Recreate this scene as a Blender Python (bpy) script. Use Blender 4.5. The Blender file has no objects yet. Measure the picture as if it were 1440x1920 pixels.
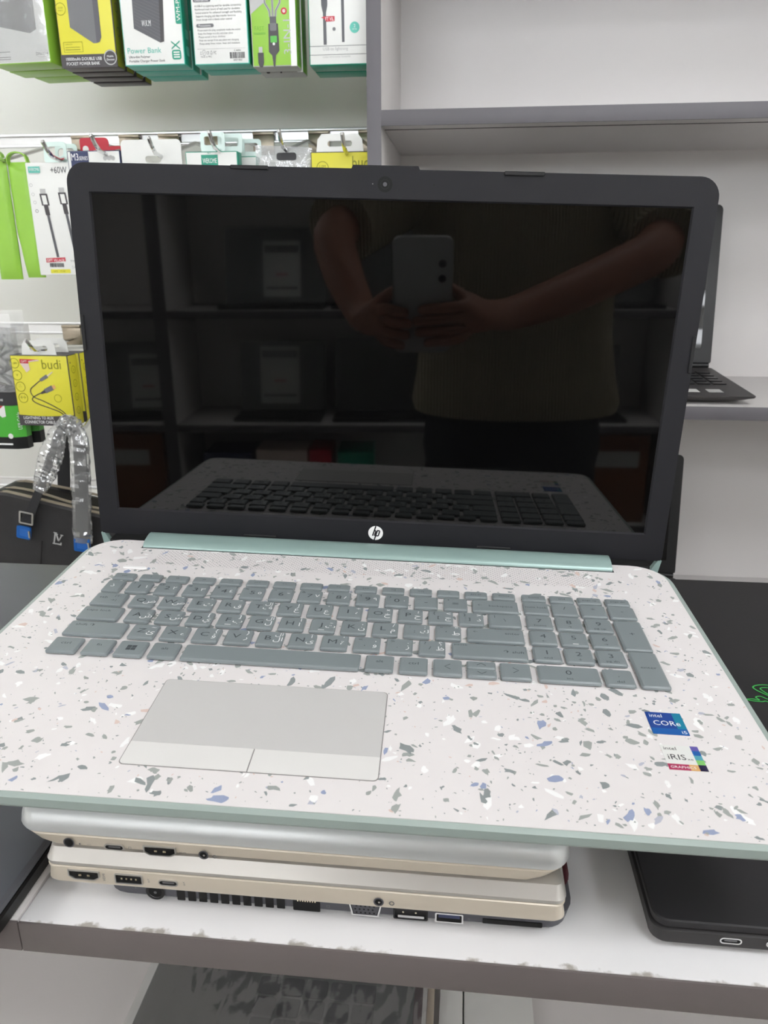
import bpy, bmesh, math, random
from mathutils import Vector, Matrix, noise
from mathutils.geometry import tessellate_polygon
R = math.radians
S = bpy.context.scene
COL = S.collection
random.seed(11)

# ------------------------------------------------------------------ camera, world, exposure
cd = bpy.data.cameras.new('camera')
cam = bpy.data.objects.new('camera', cd); COL.objects.link(cam)
cx = Vector((0.9945, 0.1044, -0.0034)); cdn = Vector((0.0300, -0.3164, -0.9482)); cf = Vector((-0.1000, 0.9429, -0.3178))
CAM = Vector((0, 0, 1.2))
cf.normalize(); cx = (cx - cf*cx.dot(cf)).normalized(); cup = cx.cross(cf)
cam.matrix_world = Matrix(((cx.x, cup.x, -cf.x, CAM.x), (cx.y, cup.y, -cf.y, CAM.y), (cx.z, cup.z, -cf.z, CAM.z), (0, 0, 0, 1)))
cd.sensor_fit = 'HORIZONTAL'; cd.sensor_width = 36; cd.lens = 36*1414.13/1440
cd.clip_start = 0.01
cd.dof.use_dof = True; cd.dof.focus_distance = 0.47; cd.dof.aperture_fstop = 32
S.camera = cam
w = bpy.data.worlds.new('world'); S.world = w; w.use_nodes = True
w.node_tree.nodes['Background'].inputs[0].default_value = (0.8, 0.85, 0.9, 1)
w.node_tree.nodes['Background'].inputs[1].default_value = 17.0
S.view_settings.view_transform = 'Standard'; S.view_settings.look = 'None'
S.view_settings.gamma = 1; S.view_settings.use_curve_mapping = False
S.view_settings.exposure = 0.0
LAMP = 12
PANELS = [(0.65, -0.45), (-2.15, -0.45), (2.05, -0.45)]+[(x, y) for y in (-2.0, -3.4, -4.8) for x in (-2.15, -0.75, 0.65, 2.05)]  # first lamp fits the cast shadows; side pair and rear grid added as fill
CEIL = 2.45

# ------------------------------------------------------------------ materials (all node based)
def lin(c):
    return tuple(((v/255)/12.92 if v/255 <= .04045 else ((v/255+.055)/1.055)**2.4) for v in c) + (1,)
def M(name, rgb, rough=.5, metal=0, var=.05, vs=40, bump=0, bs=400, ior=1.45, emit=0, coat=0):
    m = bpy.data.materials.new(name); m.use_nodes = True
    nt = m.node_tree; N = nt.nodes; L = nt.links; b = N['Principled BSDF']
    tc = N.new('ShaderNodeTexCoord'); nz = N.new('ShaderNodeTexNoise'); nz.inputs['Scale'].default_value = vs
    nz.inputs['Detail'].default_value = 3
    L.new(tc.outputs['Object'], nz.inputs['Vector'])
    mr = N.new('ShaderNodeMapRange'); mr.inputs[3].default_value = 1-var; mr.inputs[4].default_value = 1+var
    L.new(nz.outputs[0], mr.inputs[0])
    vm = N.new('ShaderNodeVectorMath'); vm.operation = 'SCALE'; vm.inputs[0].default_value = lin(rgb)[:3]
    L.new(mr.outputs[0], vm.inputs['Scale']); L.new(vm.outputs[0], b.inputs['Base Color'])
    b.inputs['Roughness'].default_value = rough; b.inputs['Metallic'].default_value = metal; b.inputs['IOR'].default_value = ior
    if coat: b.inputs['Coat Weight'].default_value = coat; b.inputs['Coat Roughness'].default_value = .08
    if bump:
        n2 = N.new('ShaderNodeTexNoise'); n2.inputs['Scale'].default_value = bs; n2.inputs['Detail'].default_value = 2
        L.new(tc.outputs['Object'], n2.inputs['Vector'])
        bp = N.new('ShaderNodeBump'); bp.inputs['Strength'].default_value = bump; bp.inputs['Distance'].default_value = .001
        L.new(n2.outputs[0], bp.inputs['Height']); L.new(bp.outputs[0], b.inputs['Normal'])
    if emit:
        b.inputs['Emission Color'].default_value = lin(rgb); b.inputs['Emission Strength'].default_value = emit
    return m
def film_mat(name, haze=.12, gloss=.35, tint=(235, 238, 240), bump=.6):
    m = bpy.data.materials.new(name); m.use_nodes = True
    nt = m.node_tree; N = nt.nodes; L = nt.links
    N.remove(N['Principled BSDF']); out = N['Material Output']
    tr = N.new('ShaderNodeBsdfTransparent'); df = N.new('ShaderNodeBsdfDiffuse'); gl = N.new('ShaderNodeBsdfGlossy')
    df.inputs[0].default_value = lin(tint); gl.inputs['Roughness'].default_value = .12
    m1 = N.new('ShaderNodeMixShader'); m1.inputs[0].default_value = haze
    L.new(tr.outputs[0], m1.inputs[1]); L.new(df.outputs[0], m1.inputs[2])
    m2 = N.new('ShaderNodeMixShader'); fr = N.new('ShaderNodeFresnel'); fr.inputs[0].default_value = 1.5
    tc = N.new('ShaderNodeTexCoord'); nz = N.new('ShaderNodeTexNoise'); nz.inputs['Scale'].default_value = 90
    bp = N.new('ShaderNodeBump'); bp.inputs['Strength'].default_value = bump; bp.inputs['Distance'].default_value = .002
    L.new(tc.outputs['Object'], nz.inputs['Vector']); L.new(nz.outputs[0], bp.inputs['Height'])
    L.new(bp.outputs[0], gl.inputs['Normal']); L.new(bp.outputs[0], fr.inputs['Normal'])
    mu = N.new('ShaderNodeMath'); mu.operation = 'MULTIPLY_ADD'; mu.inputs[1].default_value = 1.2; mu.inputs[2].default_value = gloss*.15; mu.use_clamp = True
    L.new(fr.outputs[0], mu.inputs[0]); L.new(mu.outputs[0], m2.inputs[0])
    L.new(m1.outputs[0], m2.inputs[1]); L.new(gl.outputs[0], m2.inputs[2]); L.new(m2.outputs[0], out.inputs[0])
    return m
def deck_mat():
    m = M('white_print_plastic', (233, 228, 227), .42, var=.02, vs=60)
    nt = m.node_tree; N = nt.nodes; L = nt.links; b = N['Principled BSDF']
    base = b.inputs['Base Color'].links[0].from_socket
    tc = N.new('ShaderNodeTexCoord'); sep = N.new('ShaderNodeSeparateXYZ'); L.new(tc.outputs['Object'], sep.inputs[0])
    sc = N.new('ShaderNodeVectorMath'); sc.operation = 'SCALE'; sc.inputs['Scale'].default_value = 1/.0021
    rot = N.new('ShaderNodeVectorRotate'); rot.rotation_type = 'Z_AXIS'; rot.inputs['Angle'].default_value = R(45)
    L.new(tc.outputs['Object'], rot.inputs['Vector']); L.new(rot.outputs[0], sc.inputs[0])
    fr = N.new('ShaderNodeVectorMath'); fr.operation = 'FRACTION'; L.new(sc.outputs[0], fr.inputs[0])
    sb = N.new('ShaderNodeVectorMath'); sb.operation = 'SUBTRACT'; sb.inputs[1].default_value = (.5, .5, 0); L.new(fr.outputs[0], sb.inputs[0])
    fl = N.new('ShaderNodeVectorMath'); fl.operation = 'MULTIPLY'; fl.inputs[1].default_value = (1, 1, 0); L.new(sb.outputs[0], fl.inputs[0])
    ln = N.new('ShaderNodeVectorMath'); ln.operation = 'LENGTH'; L.new(fl.outputs[0], ln.inputs[0])
    lt = N.new('ShaderNodeMath'); lt.operation = 'LESS_THAN'; lt.inputs[1].default_value = .23; L.new(ln.outputs['Value'], lt.inputs[0])
    def cmpn(sock, c, e):
        n = N.new('ShaderNodeMath'); n.operation = 'COMPARE'; n.inputs[1].default_value = c; n.inputs[2].default_value = e; L.new(sock, n.inputs[0]); return n.outputs[0]
    mk = N.new('ShaderNodeMath'); mk.operation = 'MULTIPLY'; L.new(cmpn(sep.outputs[0], 0, .150), mk.inputs[0]); L.new(cmpn(sep.outputs[1], .2285, .0115), mk.inputs[1])
    mk2 = N.new('ShaderNodeMath'); mk2.operation = 'MULTIPLY'; L.new(mk.outputs[0], mk2.inputs[0]); L.new(lt.outputs[0], mk2.inputs[1])
    mx = N.new('ShaderNodeMix'); mx.data_type = 'RGBA'; mx.inputs[7].default_value = lin((188, 178, 180))
    L.new(mk2.outputs[0], mx.inputs[0]); L.new(base, mx.inputs[6]); L.new(mx.outputs[2], b.inputs['Base Color'])
    return m
def worn_mat(name, rgb):   # white board whose front lip (low local y) is chipped and grubby
    m = M(name, rgb, .45, var=.03, vs=6)
    nt = m.node_tree; N = nt.nodes; L = nt.links; b = N['Principled BSDF']
    base = b.inputs['Base Color'].links[0].from_socket
    tc = N.new('ShaderNodeTexCoord'); sep = N.new('ShaderNodeSeparateXYZ'); L.new(tc.outputs['Object'], sep.inputs[0])
    nz = N.new('ShaderNodeTexNoise'); nz.inputs['Scale'].default_value = 75; nz.inputs['Detail'].default_value = 8; L.new(tc.outputs['Object'], nz.inputs['Vector'])
    n2 = N.new('ShaderNodeTexNoise'); n2.inputs['Scale'].default_value = 260; n2.inputs['Detail'].default_value = 4; L.new(tc.outputs['Object'], n2.inputs['Vector'])
    d = N.new('ShaderNodeMapRange'); d.inputs[1].default_value = .0012; d.inputs[2].default_value = .0085; d.inputs[3].default_value = .06; d.inputs[4].default_value = -.3
    L.new(sep.outputs[1], d.inputs[0])
    a = N.new('ShaderNodeMath'); a.operation = 'ADD'; L.new(nz.outputs[0], a.inputs[0]); L.new(d.outputs[0], a.inputs[1])
    a2 = N.new('ShaderNodeMath'); a2.operation = 'MULTIPLY_ADD'; a2.inputs[1].default_value = .25; L.new(n2.outputs[0], a2.inputs[0]); L.new(a.outputs[0], a2.inputs[2])
    rp = N.new('ShaderNodeMapRange'); rp.inputs[1].default_value = .655; rp.inputs[2].default_value = .76; L.new(a2.outputs[0], rp.inputs[0])
    mx = N.new('ShaderNodeMix'); mx.data_type = 'RGBA'; mx.inputs[7].default_value = lin((172, 166, 158))
    L.new(rp.outputs[0], mx.inputs[0]); L.new(base, mx.inputs[6]); L.new(mx.outputs[2], b.inputs['Base Color'])
    return m

mt = dict(
    wallp=M('wall_paint', (234, 232, 228), .6, var=.03, vs=3),
    slat=M('slat_board', (236, 235, 229), .35, var=.03, vs=4), edge=M('grey_edging', (98, 95, 99), .5, var=.05, vs=25, bump=.05),
    tedge=M('taupe_edging', (112, 104, 102), .5, var=.08, vs=18, bump=.05), floor=M('floor_tile', (196, 192, 186), .3, var=.08, vs=3),
    alu=M('aluminium', (205, 205, 205), .3, 1), chrome=M('chrome', (220, 220, 220), .12, 1), steel=M('dull_steel', (150, 140, 125), .35, 1),
    mint=M('mint_plastic', (152, 176, 171), .3, .2, var=.03, vs=90), mintside=M('mint_side_plastic', (158, 171, 165), .38, .05, var=.03),
    bezel=M('bezel_plastic', (20, 20, 26), .62, var=.04, vs=30, bump=.06, bs=1500), rubber=M('black_rubber', (24, 24, 26), .55), black=M('black_plastic', (17, 17, 19), .4),
    gap=M('recess_shade_black', (8, 8, 9), .7), key=M('grey_key_plastic', (132, 140, 142), .33, 0, var=.02, vs=50), legend=M('legend_ink', (70, 76, 80), .6),  # near-black for black parts and painted shade inside ports, slots and holes
    wink=M('white_ink', (245, 245, 245), .5), pad=M('trackpad_surface', (204, 202, 200), .4, var=.015), padb=M('trackpad_button', (228, 226, 223), .45, var=.015),
    padline=M('trackpad_seam', (140, 136, 134), .6), silver=M('silver_lid', (222, 224, 224), .36, .3, var=.02), champ=M('champagne_metal', (222, 211, 194), .4, .25, var=.02),
    champ2=M('champagne_lid', (192, 188, 182), .36, .35, var=.02), dgrey=M('dark_grey_plastic', (84, 84, 90), .5, var=.04), gun=M('gunmetal_lid', (96, 98, 104), .42, .3, var=.05, vs=15),
    razer=M('matt_black_lid', (44, 43, 45), .5, .1, var=.06, vs=20, bump=.04), razerb=M('matt_black_body', (58, 56, 56), .5, .1), maroon=M('maroon_plastic', (78, 20, 32), .4),
    green=M('emblem_green', (74, 190, 92), .4), dgreen=M('emblem_dark_green', (16, 60, 26), .5), gold=M('contact_metal', (215, 205, 180), .25, 1),
    ptwhite=M('carton_white', (232, 232, 228), .35, var=.02), lime=M('lime_print', (150, 200, 72), .35, var=.04), limed=M('deep_lime_print', (118, 178, 48), .4),  # deeper lime for cable box sides and lettering
    yellow=M('yellow_print', (222, 214, 62), .38, var=.02), char=M('charcoal_print', (66, 62, 64), .4), teal=M('teal_print', (26, 150, 122), .35), tealt=M('pale_teal_print', (92, 190, 172), .4),
    pgrey=M('grey_print', (112, 112, 114), .4), pdark=M('dark_grey_print', (88, 88, 92), .4), plight=M('light_grey_print', (185, 185, 183), .4), ink=M('black_print', (48, 48, 50), .5), inkg=M('grey_text_print', (120, 120, 120), .5),
    red=M('red_print', (196, 40, 58), .4), navy=M('navy_print', (52, 60, 96), .4), blue=M('blue_film', (44, 104, 184), .3), leaf=M('green_print', (78, 176, 60), .35), olive=M('olive_print', (140, 140, 30), .5),
    strap=M('black_webbing', (46, 46, 48), .75, var=.15, vs=500, bump=.3, bs=1500), bag=M('black_canvas', (48, 47, 48), .55, var=.22, vs=60, bump=.1), zip=M('zip_tape', (150, 140, 124), .6), zipd=M('zip_dark', (24, 22, 22), .7),  # near-black for the zip opening, seams and a port slot
    film=film_mat('clear_wrap', .16, .5), film2=film_mat('clear_film', .07, .5), milky=film_mat('milky_wrap', .3, .6), skin=M('skin', (172, 118, 96), .5, var=.04), trouser=M('dark_trousers', (34, 36, 44), .8, var=.1, vs=90),
    hair=M('dark_hair', (28, 22, 20), .6), phone=M('phone_back', (205, 205, 205), .25, .2), shoe=M('shoe_leather', (40, 36, 34), .5), eye=M('eye_white', (225, 222, 218), .3), lip=M('lip', (150, 84, 78), .5),
    led=M('led_diffuser', (248, 251, 255), .6, emit=LAMP, var=0), lampf=M('lamp_frame', (225, 225, 225), .5), paper=M('sheet_paper', (228, 228, 224), .6), orange=M('wood_brown', (120, 72, 40), .5),
    screen=M('screen_glass', (7, 7, 7), .03, var=0, ior=1.5), sky=M('sticker_blue', (24, 94, 170), .35), skyd=M('sticker_deep_blue', (30, 70, 150), .35), teal2=M('sticker_teal', (26, 130, 160), .35),
    magenta=M('sticker_magenta', (178, 50, 92), .35), peach=M('sticker_peach', (222, 172, 110), .35), violet=M('sticker_violet', (104, 92, 170), .35), aqua=M('sticker_aqua', (84, 160, 176), .35), lgreen=M('sticker_green', (132, 200, 110), .35), indigo=M('sticker_indigo', (34, 28, 66), .35),
    f1=M('fleck_grey', (166, 170, 166), .45), f2=M('fleck_slate', (146, 152, 152), .45), f3=M('fleck_blue', (156, 166, 194), .45), f4=M('fleck_white', (248, 247, 246), .45), f5=M('fleck_blush', (222, 200, 191), .45), f6=M('fleck_lilac', (190, 192, 204), .45),
)
mt['white'] = M('white_board2', (236, 232, 230), .42, var=.02, vs=5)
mt['table'] = worn_mat('worn_white_board', (240, 238, 238)); mt['deck'] = deck_mat()
def knit_mat():
    m = M('ribbed_knit', (176, 166, 140), .9, var=.08, vs=30)
    nt = m.node_tree; N = nt.nodes; L = nt.links; b = N['Principled BSDF']
    tc = N.new('ShaderNodeTexCoord'); wv = N.new('ShaderNodeTexWave'); wv.inputs['Scale'].default_value = 55; wv.inputs['Distortion'].default_value = 1.5; wv.wave_type = 'BANDS'
    bp = N.new('ShaderNodeBump'); bp.inputs['Strength'].default_value = .9; bp.inputs['Distance'].default_value = .004
    L.new(tc.outputs['Object'], wv.inputs['Vector']); L.new(wv.outputs['Fac'], bp.inputs['Height']); L.new(bp.outputs[0], b.inputs['Normal'])
    return m
mt['knit'] = knit_mat()
mt['unitw'] = M('light_grey_board', (210, 206, 204), .42, var=.02, vs=5); mt['film4'] = film_mat('streaked_wrap', .16, .9, bump=.12); mt['film3'] = film_mat('crinkled_wrap', .14, .9); mt['tabp'] = M('pale_tab', (216, 234, 228), .35); mt['wbase'] = M('wrapped_grey', (92, 96, 92), .5)

# ------------------------------------------------------------------ mesh helpers
_txt = {}
_tc = bpy.data.curves.new('text_source', 'FONT'); _tc.resolution_u = 2
_to = bpy.data.objects.new('text_source', _tc)
def glyphs(s):
    if s not in _txt:
        if _to.name not in COL.objects: COL.objects.link(_to)
        _tc.body = s
        dg = bpy.context.evaluated_depsgraph_get(); dg.update()
        me = _to.evaluated_get(dg).to_mesh()
        vs = [v.co.to_2d() for v in me.vertices]; fs = [tuple(p.vertices) for p in me.polygons]
        _to.evaluated_get(dg).to_mesh_clear()
        x0 = min([v.x for v in vs] or [0]); x1 = max([v.x for v in vs] or [1])
        _txt[s] = (vs, fs, x0, x1)
    return _txt[s]
def drop_text_source():
    bpy.data.objects.remove(_to); bpy.data.curves.remove(_tc)

class Fr:     # a flat frame: origin and two axes, normal = ex x ey
    def __init__(s, o, ex=(1, 0, 0), ey=(0, 0, 1)):
        s.o = Vector(o); s.ex = Vector(ex).normalized(); s.ey = Vector(ey).normalized(); s.n = s.ex.cross(s.ey)
    def p(s, x, y, z=0): return s.o + s.ex*x + s.ey*y + s.n*z

def rr(x0, x1, y0, y1, r, n=4):
    if not isinstance(r, (tuple, list)): r = (r,)*4          # bl br tr tl
    pts = []
    for (cx_, cy_, a0, q) in ((x0+r[0], y0+r[0], 180, r[0]), (x1-r[1], y0+r[1], 270, r[1]), (x1-r[2], y1-r[2], 0, r[2]), (x0+r[3], y1-r[3], 90, r[3])):
        for i in range(n+1):
            a = R(a0+90*i/n); pts.append((cx_+q*math.cos(a), cy_+q*math.sin(a)))
    return pts

class MB:
    def __init__(s): s.bm = bmesh.new(); s.mats = []
    def mi(s, m):
        if isinstance(m, str): m = mt[m]
        if m not in s.mats: s.mats.append(m)
        return s.mats.index(m)
    def face(s, pts, m):
        f = s.bm.faces.new([s.bm.verts.new(p) for p in pts]); f.material_index = s.mi(m); return f
    def box(s, x0, x1, y0, y1, z0, z1, m, bev=0, seg=2, fm=None):
        v = [s.bm.verts.new(p) for p in ((x0, y0, z0), (x1, y0, z0), (x1, y1, z0), (x0, y1, z0), (x0, y0, z1), (x1, y0, z1), (x1, y1, z1), (x0, y1, z1))]
        fs = []
        for k, idx in (('-z', (3, 2, 1, 0)), ('+z', (4, 5, 6, 7)), ('-y', (0, 1, 5, 4)), ('+x', (1, 2, 6, 5)), ('+y', (2, 3, 7, 6)), ('-x', (3, 0, 4, 7))):
            f = s.bm.faces.new([v[i] for i in idx]); f.material_index = s.mi((fm or {}).get(k, m)); fs.append(f)
        if bev:
            es = list({e for f in fs for e in f.edges})
            bmesh.ops.bevel(s.bm, geom=es, offset=bev, segments=seg, affect='EDGES', profile=.5, clamp_overlap=True)
    def loft(s, rings, m, cap=True, closed=True, mcap=None):
        k = s.mi(m); V = [[s.bm.verts.new(p) for p in r] for r in rings]; n = len(V[0])
        for a, b in zip(V, V[1:]):
            for i in range(n if closed else n-1):
                j = (i+1) % n
                f = s.bm.faces.new((a[i], a[j], b[j], b[i])); f.material_index = k
        if cap:
            kc = s.mi(mcap or m)
            f = s.bm.faces.new(V[0][::-1]); f.material_index = kc
            f = s.bm.faces.new(V[-1]); f.material_index = kc
    def slab(s, fr, pts, z0, z1, m, top=None, ch=0):     # extruded outline, optional chamfer on the z1 side
        rings = [[fr.p(x, y, z0) for x, y in pts]]
        if ch:
            cxm = sum(p[0] for p in pts)/len(pts); cym = sum(p[1] for p in pts)/len(pts)
            W = max(abs(p[0]-cxm) for p in pts); H = max(abs(p[1]-cym) for p in pts)
            ins = [(cxm+(x-cxm)*(1-ch/W), cym+(y-cym)*(1-ch/H)) for x, y in pts]
            sg = 1 if z1 > z0 else -1
            rings += [[fr.p(x, y, z1-sg*ch) for x, y in pts], [fr.p(x, y, z1) for x, y in ins]]
        else: rings.append([fr.p(x, y, z1) for x, y in pts])
        s.loft(rings, m, mcap=top)
    def plate(s, fr, outer, holes, z0, z1, m):            # flat plate with holes
        k = s.mi(m); loops = [outer]+holes; flat = [p for l in loops for p in l]
        tri = tessellate_polygon([[Vector((x, y, 0)) for x, y in l] for l in loops])
        A = [s.bm.verts.new(fr.p(x, y, z0)) for x, y in flat]; B = [s.bm.verts.new(fr.p(x, y, z1)) for x, y in flat]
        for t in tri:
            for V, o in ((A, t[::-1]), (B, t)):
                try: s.bm.faces.new([V[i] for i in o]).material_index = k
                except ValueError: pass
        b = 0
        for l in loops:
            n = len(l)
            for i in range(n):
                j = (i+1) % n
                s.bm.faces.new((A[b+i], A[b+j], B[b+j], B[b+i])).material_index = k
            b += n
    def tube(s, pts, r, m, seg=8, flat=None):
        pts = [Vector(p) for p in pts]; rings = []
        up = Vector((0, 0, 1))
        for i, p in enumerate(pts):
            t = (pts[min(i+1, len(pts)-1)]-pts[max(i-1, 0)]).normalized()
            u = t.cross(up) if abs(t.dot(up)) < .98 else t.cross(Vector((1, 0, 0)))
            if rings and u.dot(pu) < 0: u = -u
            u.normalize(); pu = u; v = u.cross(t)
            rad = r[i] if isinstance(r, (list, tuple)) else r
            rings.append([p+u*rad*math.cos(2*math.pi*q/seg)+v*rad*(flat or 1)*math.sin(2*math.pi*q/seg) for q in range(seg)])
        s.loft(rings, m)
    def strip(s, pts, wdir, wd, th, m):                   # flat strap along pts, width direction(s) wdir
        pts = [Vector(p) for p in pts]; rings = []
        for i, p in enumerate(pts):
            t = (pts[min(i+1, len(pts)-1)]-pts[max(i-1, 0)]).normalized()
            wv = Vector(wdir[i] if isinstance(wdir, list) else wdir).normalized(); n = t.cross(wv).normalized()
            ww = wd[i] if isinstance(wd, list) else wd
            rings.append([p-wv*ww/2-n*th/2, p+wv*ww/2-n*th/2, p+wv*ww/2+n*th/2, p-wv*ww/2+n*th/2])
        s.loft(rings, m)
    def grid(s, fn, nu, nv, m):
        k = s.mi(m); V = [[s.bm.verts.new(fn(i/nu, j/nv)) for j in range(nv+1)] for i in range(nu+1)]
        for i in range(nu):
            for j in range(nv): s.bm.faces.new((V[i][j], V[i+1][j], V[i+1][j+1], V[i][j+1])).material_index = k
    def poly(s, fr, pts, m, z=0): s.face([fr.p(x, y, z) for x, y in pts], m)
    def rect(s, fr, x0, y0, x1, y1, m, z=0): s.poly(fr, [(x0, y0), (x1, y0), (x1, y1), (x0, y1)], m, z)
    def disc(s, fr, x, y, r, m, n=20, z=0, ry=None): s.poly(fr, [(x+r*math.cos(2*math.pi*i/n), y+(ry or r)*math.sin(2*math.pi*i/n)) for i in range(n)], m, z)
    def ring(s, fr, x, y, r0, r1, m, n=22, z=0):
        for i in range(n):
            a, b = 2*math.pi*i/n, 2*math.pi*(i+1)/n
            s.poly(fr, [(x+r0*math.cos(a), y+r0*math.sin(a)), (x+r1*math.cos(a), y+r1*math.sin(a)), (x+r1*math.cos(b), y+r1*math.sin(b)), (x+r0*math.cos(b), y+r0*math.sin(b))], m, z)
    def line(s, fr, pts, wd, m, z=0):
        P = [Vector(p) for p in pts]; Lf = []; Rt = []
        for i, p in enumerate(P):
            t = (P[min(i+1, len(P)-1)]-P[max(i-1, 0)]).normalized(); n = Vector((-t.y, t.x))
            ww = (wd[i] if isinstance(wd, list) else wd)/2; Lf.append(p+n*ww); Rt.append(p-n*ww)
        for i in range(len(P)-1): s.poly(fr, [Rt[i], Rt[i+1], Lf[i+1], Lf[i]], m, z)
    def text(s, t, fr, x, y, h, m, al='L', sx=1, rot=0, z=0, wd=None, sk=0):   # h = cap height; wd = fitted width
        vs, fs, x0, x1 = glyphs(t); k = h/.69; kx = k*sx
        if wd: kx = wd/max(x1-x0, 1e-6)
        off = {'L': -x0, 'C': -(x0+x1)/2, 'R': -x1}[al]; c, sn = math.cos(R(rot)), math.sin(R(rot)); im = s.mi(m)
        V = []
        for v in vs:
            a, b = (v.x+off)*kx+v.y*k*sk, v.y*k
            V.append(s.bm.verts.new(fr.p(x+a*c-b*sn, y+a*sn+b*c, z)))
        for f in fs:
            try: s.bm.faces.new([V[i] for i in f]).material_index = im
            except ValueError: pass
    def mesh(s, name, smooth=35):
        bmesh.ops.recalc_face_normals(s.bm, faces=[f for f in s.bm.faces]) if smooth != 'print' else None
        me = bpy.data.meshes.new(name); s.bm.to_mesh(me); s.bm.free()
        for m in s.mats: me.materials.append(m)
        if smooth and smooth != 'print':
            me.shade_smooth(); me.set_sharp_from_angle(angle=R(smooth))
        return me
    def build(s, name, parent=None, loc=None, rot=None, smooth=35):
        return put(name, s.mesh(name, smooth), parent, loc, rot)
def put(name, me, parent=None, loc=None, rot=None):
    o = bpy.data.objects.new(name, me); COL.objects.link(o)
    if parent: o.parent = parent
    if loc: o.location = loc
    if rot: o.rotation_euler = rot
    return o
def thing(name, label, cat, loc=(0, 0, 0), group=None, rot=None):
    o = bpy.data.objects.new(name, None); COL.objects.link(o); o.location = loc; o.empty_display_size = .02
    if rot: o.rotation_euler = rot
    o['label'] = label; o['category'] = cat
    if group: o['group'] = group
    return o
def dup(t, loc, label, group=None):
    c = t.copy(); COL.objects.link(c); c.location = loc; c['label'] = label
    if group: c['group'] = group
    for ch in t.children:
        d = ch.copy(); COL.objects.link(d); d.parent = c
        for g in ch.children:
            e = g.copy(); COL.objects.link(e); e.parent = d
    return c
def struct(o): o['kind'] = 'structure'; return o
def lab(o, l): o['label'] = l; return o

# ------------------------------------------------------------------ the room
XW, YB, YF = 3.6, 1.32, -6.4
def wallbox(name, *a, m='wallp'):
    b = MB(); b.box(*a, m); return struct(b.build(name))
wallbox('floor', -XW-.1, XW+.1, YF-.1, YB+.1, -.1, 0, m='floor')
wallbox('ceiling', -XW-.1, XW+.1, YF-.1, YB+.1, CEIL, CEIL+.1)
wb = wallbox('wall_back', -XW, XW, YB, YB+.1, 0, CEIL)
b = MB()     # rear wall opened for an unseen shopfront window added as fill light
for a in ((-XW, -3.0, 0, CEIL), (3.0, XW, 0, CEIL), (-3.0, 3.0, 0, .35), (-3.0, 3.0, 2.38, CEIL)): b.box(a[0], a[1], YF-.1, YF, a[2], a[3], 'wallp')
struct(b.build('wall_front'))
b = MB()
for x in (-3.0, -1.5, 0, 1.5, 2.95): b.box(x, x+.05, YF-.07, YF-.02, .35, 2.38, 'edge')
for z in (.35, 2.33): b.box(-3.0, 3.0, YF-.07, YF-.02, z, z+.05, 'edge')
wf = struct(b.build('added_window'))
for x in (-2.95, -1.45, .05, 1.55):
    b = MB(); b.box(x, x+1.40, YF-.048, YF-.042, .40, 2.33, 'film2'); b.build('added_pane', wf)
wallbox('wall_left', -XW-.1, -XW, YF-.1, YB+.1, 0, CEIL)
wallbox('wall_right', XW, XW+.1, YF-.1, YB+.1, 0, CEIL)
bz = MB(); bz.box(-XW, -.13, YB-.015, YB, 0, .09, 'wallp', .004); struct(bz.build('baseboard_back'))
PLAB = ['square ceiling light above the open laptop', 'added square ceiling light above the far left of the goods wall', 'added square ceiling light above the right end of the white shelving']+['added square ceiling light %s row behind the photographer, %s' % (a, c) for a in ('in the first', 'in the second', 'in the third') for c in ('at its left end', 'second from the left', 'third from the left', 'at its right end')]
for k, (px, py) in enumerate(PANELS):
    lt = thing('ceiling_light', PLAB[k], 'ceiling light', (px, py, CEIL-.0005), 'ceiling light panels')
    b = MB(); f = Fr((0, 0, 0), (1, 0, 0), (0, 1, 0)); b.plate(f, rr(-.32, .32, -.32, .32, .01), [rr(-.3, .3, -.3, .3, .005)], -.014, 0, 'lampf'); b.build('frame', lt)
    b = MB(); b.box(-.3, .3, -.3, .3, -.01, -.004, 'led'); b.build('diffuser', lt)

# slatted product wall: boards between aluminium rails, on the back wall
RAILS = [.2225, .5125, .8025, 1.0885, 1.3885, 1.6785, 1.9685]
SX0, SX1, YS = -2.2, -.126, 1.30
zs = [.1]+RAILS+[2.2]
for i in range(len(zs)-1):
    b = MB(); b.box(SX0, SX1, YS, YB, zs[i]+(.006 if i else 0), zs[i+1]-.010, 'slat', .0015); b.build('slat_board', wb)
for z in RAILS:
    b = MB()
    b.box(SX0, SX1, YS+.004, YB, z-.012, z+.006, 'alu')
    b.box(SX0, SX1, YS-.0012, YS+.006, z+.0035, z+.008, 'alu', .0006)
    b.box(SX0, SX1, YS-.0012, YS+.006, z-.0125, z-.0085, 'alu', .0006)
    b.build('slat_rail', wb)

# white shelving unit with grey edging
YU, YUB = 1.0, 1.28
un = thing('shelving_unit', 'white open shelving unit with grey front edges beside the slatted product wall', 'shelving unit', (0, YU, 0))
def board(name, x0, x1, z0, z1, vert):
    b = MB(); b.box(x0, x1, .0012, YUB-YU, z0, z1, 'unitw', .0006); o = b.build(name, un)
    e = MB(); e.box(x0-.0004, x1+.0004, 0, .0014, z0-.0004, z1+.0004, 'edge', .0004); e.build('edge_band', o); return o
UX0, UX1 = -.1246, .82
board('upright', UX0, UX0+.0165, 0, 2.1, 1); board('upright', UX1-.0165, UX1, 0, 2.1, 1)
for z in (2.07, 1.615, 1.3685, 1.0185, .668, .318, .08): board('shelf', UX0+.0168, UX1-.0168, z-.0165, z, 0)  # unseen board next below the top is lowered to shade the panel beneath
b = MB(); b.box(UX0+.018, UX1-.018, .030, .0315, 1.3514, 1.3522, 'zipd'); b.build('shelf_seam', un)
b = MB(); b.box(UX0, UX1, YUB-YU, YUB-YU+.012, 0, 2.1, 'unitw'); b.build('back_panel', un)

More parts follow.
